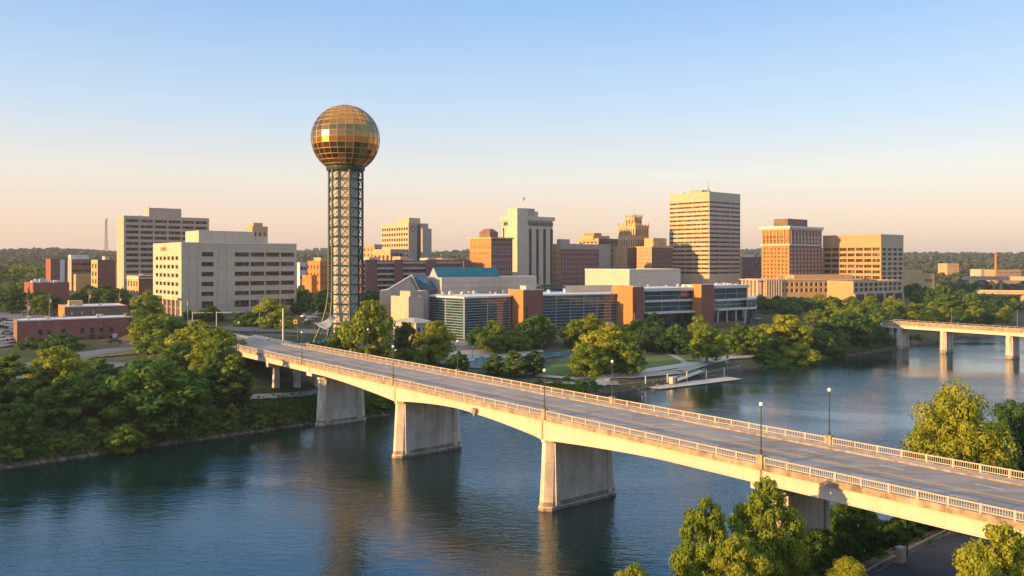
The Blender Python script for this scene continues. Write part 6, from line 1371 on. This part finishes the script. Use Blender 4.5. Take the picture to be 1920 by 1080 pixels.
t, x, zz = mast(559, 592, 285, 'dark sign pole with square yellow sign and black disc, left of the globe tower', .16, matn='lamp_metal', nm='sign_post')
m = MB(); m.box((x - .9, 284.8, Zp(603, 285)), (1.25, .12, 1.35)); sg = m.build('sign_panel', 'sign_yellow', t); m = MB(); m.tube([(x - .9, 284.72, Zp(603, 285)), (x - .9, 284.68, Zp(603, 285))], .36, 14); m.build('sign_disc', 'sign_black', sg); m = MB(); m.box((x - .9, 284.9, Zp(614, 285)), (1.2, .1, 2.2)); m.build('banner', 'sign_black', t)
for px, py, d, lab in ((552, 618, 280, 'small blue parking sign on a post at the tower plaza'), (479, 612, 300, 'small blue road sign on a post at the bright street trees')):
    x = X(px, d); z0 = ground(x, d); t = empty('road_sign', (x, d, z0), lab, 'road sign'); m = MB(); m.tube([(x, d, z0), (x, d, z0 + 2.6)], .05, 6); m.build('post', 'galv_metal', t); m = MB(); m.box((x, d - .08, z0 + 2.3), (.75, .05, .95)); m.build('panel', 'sign_blue', t)
# river marker post
x, y = X(1204, 40 * F / (748 - HOR)), 40 * F / (748 - HOR); t = empty('channel_marker', (x, y, 0), 'white and red channel marker post standing in the river behind the bridge', 'marker'); m = MB(); m.tube([(x, y, -3), (x, y, 2.2)], .2, 8); m.build('post', 'frame_white', t); m = MB(); m.tube([(x, y, 1.2), (x, y, 1.9)], .26, 8); m.build('band', 'car_red', t)
# yard things under the bridge at lower right
def yard(nm, x, y, lab, cat): return empty(nm, (x, y, ground(x, y) + .2), lab, cat)
t = yard('utility_cabinet', 47.2, 101, 'tall pale utility cabinet on the dirt beside the service road', 'cabinet'); z = t.location.z; m = MB(); m.box((47.2, 101, z + .85), (.9, .75, 1.9), .5); m.build('body', 'tower_tan', t); m = MB(); m.box((47.2, 101, z + 1.86), (1.05, .9, .12), .5); m.build('cap', 'galv_metal', t); m = MB(); m.box((47.38, 100.68, z + .85), (.7, .03, 1.6), .5); m.build('door', 'tower_tan', t)
t = yard('sign_post', 49.4, 104, 'dark pole with a small white notice under the bridge', 'sign'); z = t.location.z; m = MB(); m.tube([(49.4, 104, z - .3), (49.4, 104, z + 7.5)], .10, 8); m.build('post', 'lamp_metal', t); m = MB(); m.box((48.95, 103.85, z + 5.2), (.75, .06, 1.0)); m.build('notice', 'frame_white', t)
t = yard('dumpster', 36.6, 93.8, 'dark green waste container on the concrete pad at the bottom edge', 'container'); z = t.location.z + .1; m = MB(); m.box((36.6, 93.8, z + .6), (1.7, 1.2, 1.2), .5); m.build('bin', 'teal_roof', t); m = MB(); m.box((36.6, 93.8, z + 1.24), (1.8, 1.3, .08), .5); m.build('lid', 'sign_black', t)
t = yard('bollard', 46.0, 108.5, 'small white marker bollard on the dirt under the bridge', 'bollard'); z = t.location.z; m = MB(); m.tube([(46, 108.5, z - .2), (46, 108.5, z + .75), (46, 108.5, z + .85)], [.16, .15, .06], 8); m.build('post', 'frame_white', t)
t = yard('timber_edging', 41.5, 103.2, 'pair of pale timber beams lying along the edge of the dirt area', 'beams'); z = t.location.z
for k in (0, .5): m = MB(); m.obox((40 + k * .6, 102.2 - k, z - .05), (2.6, 2.2, .05), (-.16, .2, 0), (0, 0, .2)); m.build('beam', 'stone', t)
t = yard('mesh_fence', 31.5, 86, 'teal mesh fence panel with white corner post at the bottom edge', 'fence'); z = ground(34.5, 90) ; m = MB()
fa, fb_ = Vector((30.5, 83.5)), Vector((35.0, 89.0))
for i in range(13): p = fa.lerp(fb_, i / 12); m.tube([(p.x, p.y, z), (p.x, p.y, z + 2.9)], .025, 4)
for i in range(9): m.tube([(fa.x, fa.y, z + .3 + i * .32), (fb_.x, fb_.y, z + .3 + i * .32)], .02, 4)
m.build('mesh_panel', 'frame_steel', t); m = MB(); m.tube([(fb_.x, fb_.y, z - .5), (fb_.x, fb_.y, z + 3.3)], .10, 8); m.build('corner_post', 'frame_white', t)
# cars
def car_proto(body):
    t = empty('parked_car', (0, 0, 0)); m = MB()
    pr = [(-2.2, .35), (-2.25, .75), (-2.05, .92), (-1.2, .98), (1.0, .98), (2.0, .86), (2.25, .7), (2.22, .35)]
    def ext(m, pr, w0, w1=None):
        w1 = w1 or [w0] * len(pr); n = len(pr); m.add([(x_, -w_, z_) for (x_, z_), w_ in zip(pr, w1)] + [(x_, w_, z_) for (x_, z_), w_ in zip(pr, w1)], [tuple(range(n)), tuple(reversed(range(n, 2 * n)))] + [(i, n + i, n + (i + 1) % n, (i + 1) % n) for i in range(n)])
    ext(m, pr, .88); b_ = m.build('body', body, t); m = MB(); ext(m, [(-1.75, .985), (-1.15, 1.42), (.25, 1.45), (1.05, .985)], .8, [.82, .66, .66, .82]); m.build('windows', 'car_glass', t); m = MB(); ext(m, [(-1.12, 1.425), (-1.1, 1.5), (.22, 1.52), (.26, 1.455)], .66); m.build('roof', body, t)
    for x_ in (-1.4, 1.4):
        for y_ in (-.8, .8): m = MB(); m.tube([(x_, y_ - .11, .33), (x_, y_ + .11, .33)], .33, 12); m.build('wheel', 'rubber', t)
    return t
cars = {c: [car_proto('car_' + c), [False]] for c in ('white', 'silver', 'black', 'blue', 'red')}
def car(c, x, y, rz, lab, grp): put(cars[c][0], cars[c][1], (x, y, ground(x, y) + .3), rz, lab, 'car', grp)
for i, (px, py, c, lab) in enumerate(((5, 640, 'white', 'white car nearest the warehouse end in the lot at the left edge'), (14, 628, 'silver', 'silver car second in the lot at the left edge'), (4, 618, 'black', 'black car in the lot at the left edge'), (20, 608, 'white', 'white car behind the warehouse corner in the left lot'), (8, 604, 'blue', 'blue car far back in the left lot'), (50, 592, 'silver', 'silver car under the utility pole in the left lot'), (70, 590, 'white', 'white car left of the brown brick shed'), (30, 590, 'black', 'dark car between silver and lot edge under the dark trees'), (95, 592, 'red', 'red car beside the left end of the brown brick shed'))):
    q = G(px, py); car(c, q.x, q.y, .5 + .1 * (i % 3), lab, 'cars in the left parking lot')
for i, (px, py, c, lab) in enumerate(((572, 596, 'white', 'white car left of the tower leg behind the sign pole'), (580, 603, 'silver', 'silver car beside the leg of the globe tower'), (574, 609, 'black', 'black car nearest the tower plaza'), (566, 590, 'blue', 'blue car under the trees left of the tower'), (588, 598, 'white', 'white car just behind the ribbed canopy'), (596, 592, 'silver', 'silver car at the back of the lot by the tower'))):
    q = G(px, py, 290); car(c, q.x, q.y, 1.1, lab, 'cars beside the globe tower')
for px, py, c, lab in ((362, 606, 'white', 'white car waiting at the junction below the white office'), (430, 601, 'silver', 'silver car crossing the junction at the right'), (248, 620, 'black', 'black car at the corner of the red brick warehouse'), (216, 645, 'black', 'black car parked at the warehouse wall beside the garage door'), (752, 662, 'white', 'white car between the dark trees behind the bridge'), (750, 650, 'silver', 'silver car under the bright tree behind the bridge'), (1420, 600, 'white', 'white car on the street behind the river grove'), (1668, 590, 'white', 'white car among the lit trees right of the tan annex')):
    q = G(px, py, 200); car(c, q.x, q.y, .3, lab, None)
for c in cars:
    if not cars[c][1][0]: bpy.data.objects.remove(cars[c][0])
# blue pools in the park
for pts in ([(880, 682), (915, 690), (930, 676), (900, 670)], [(1020, 672), (1080, 668), (1075, 660), (1022, 662)], [(1215, 655), (1290, 652), (1285, 645), (1225, 646)]): patch('reflecting_pool', [GP(*p) for p in pts], 'pool_blue', .16, 1.5)

q = BP(-150, 15.3, ZD + .15); t = empty('traffic_barrel', q, 'orange brown barrel on the pavement at the far end of the bridge railing', 'barrel'); m = MB(); m.tube([q, q + Vector((0, 0, 1.0)), q + Vector((0, 0, 1.05))], [.42, .34, .2], 10); m.build('drum', 'brick_orange', t); m = MB(); m.tube([q + Vector((0, 0, .55)), q + Vector((0, 0, .72))], .40, 10); m.build('stripe', 'frame_white', t)
q = G(1364, 690); t = empty('info_post', q, 'small post with a blue ball and orange panel at the park end of the gangway', 'post'); m = MB(); m.tube([q - Vector((0, 0, .5)), q + Vector((0, 0, 3.6))], .12, 8); m.build('post', 'galv_metal', t); m = MB(); m.sphere(q + Vector((0, 0, 3.9)), .5, 10, 8); m.build('ball', 'sign_blue', t, True); m = MB(); m.box(q + Vector((0, -.2, 2.0)), (1.0, .12, 1.5)); m.build('panel', 'brick_orange', t)
# ---------------------------------------------------------------- haze
hm = bpy.data.materials.new('haze'); hm.use_nodes = True; hn_ = hm.node_tree; hn_.nodes.clear()
pv = hn_.nodes.new('ShaderNodeVolumePrincipled'); pv.inputs['Color'].default_value = (.80, .86, .95, 1); pv.inputs['Density'].default_value = .00010; pv.inputs['Anisotropy'].default_value = .3
ho = hn_.nodes.new('ShaderNodeOutputMaterial'); hn_.links.new(pv.outputs[0], ho.inputs['Volume']); M['haze'] = hm
m = MB(); m.box((200, 2300, 66), (8200, 6200, 148)); hz = m.build('haze', 'haze'); tag(hz, 'thin bluish evening haze lying over the river and city', 'haze', kind='stuff')
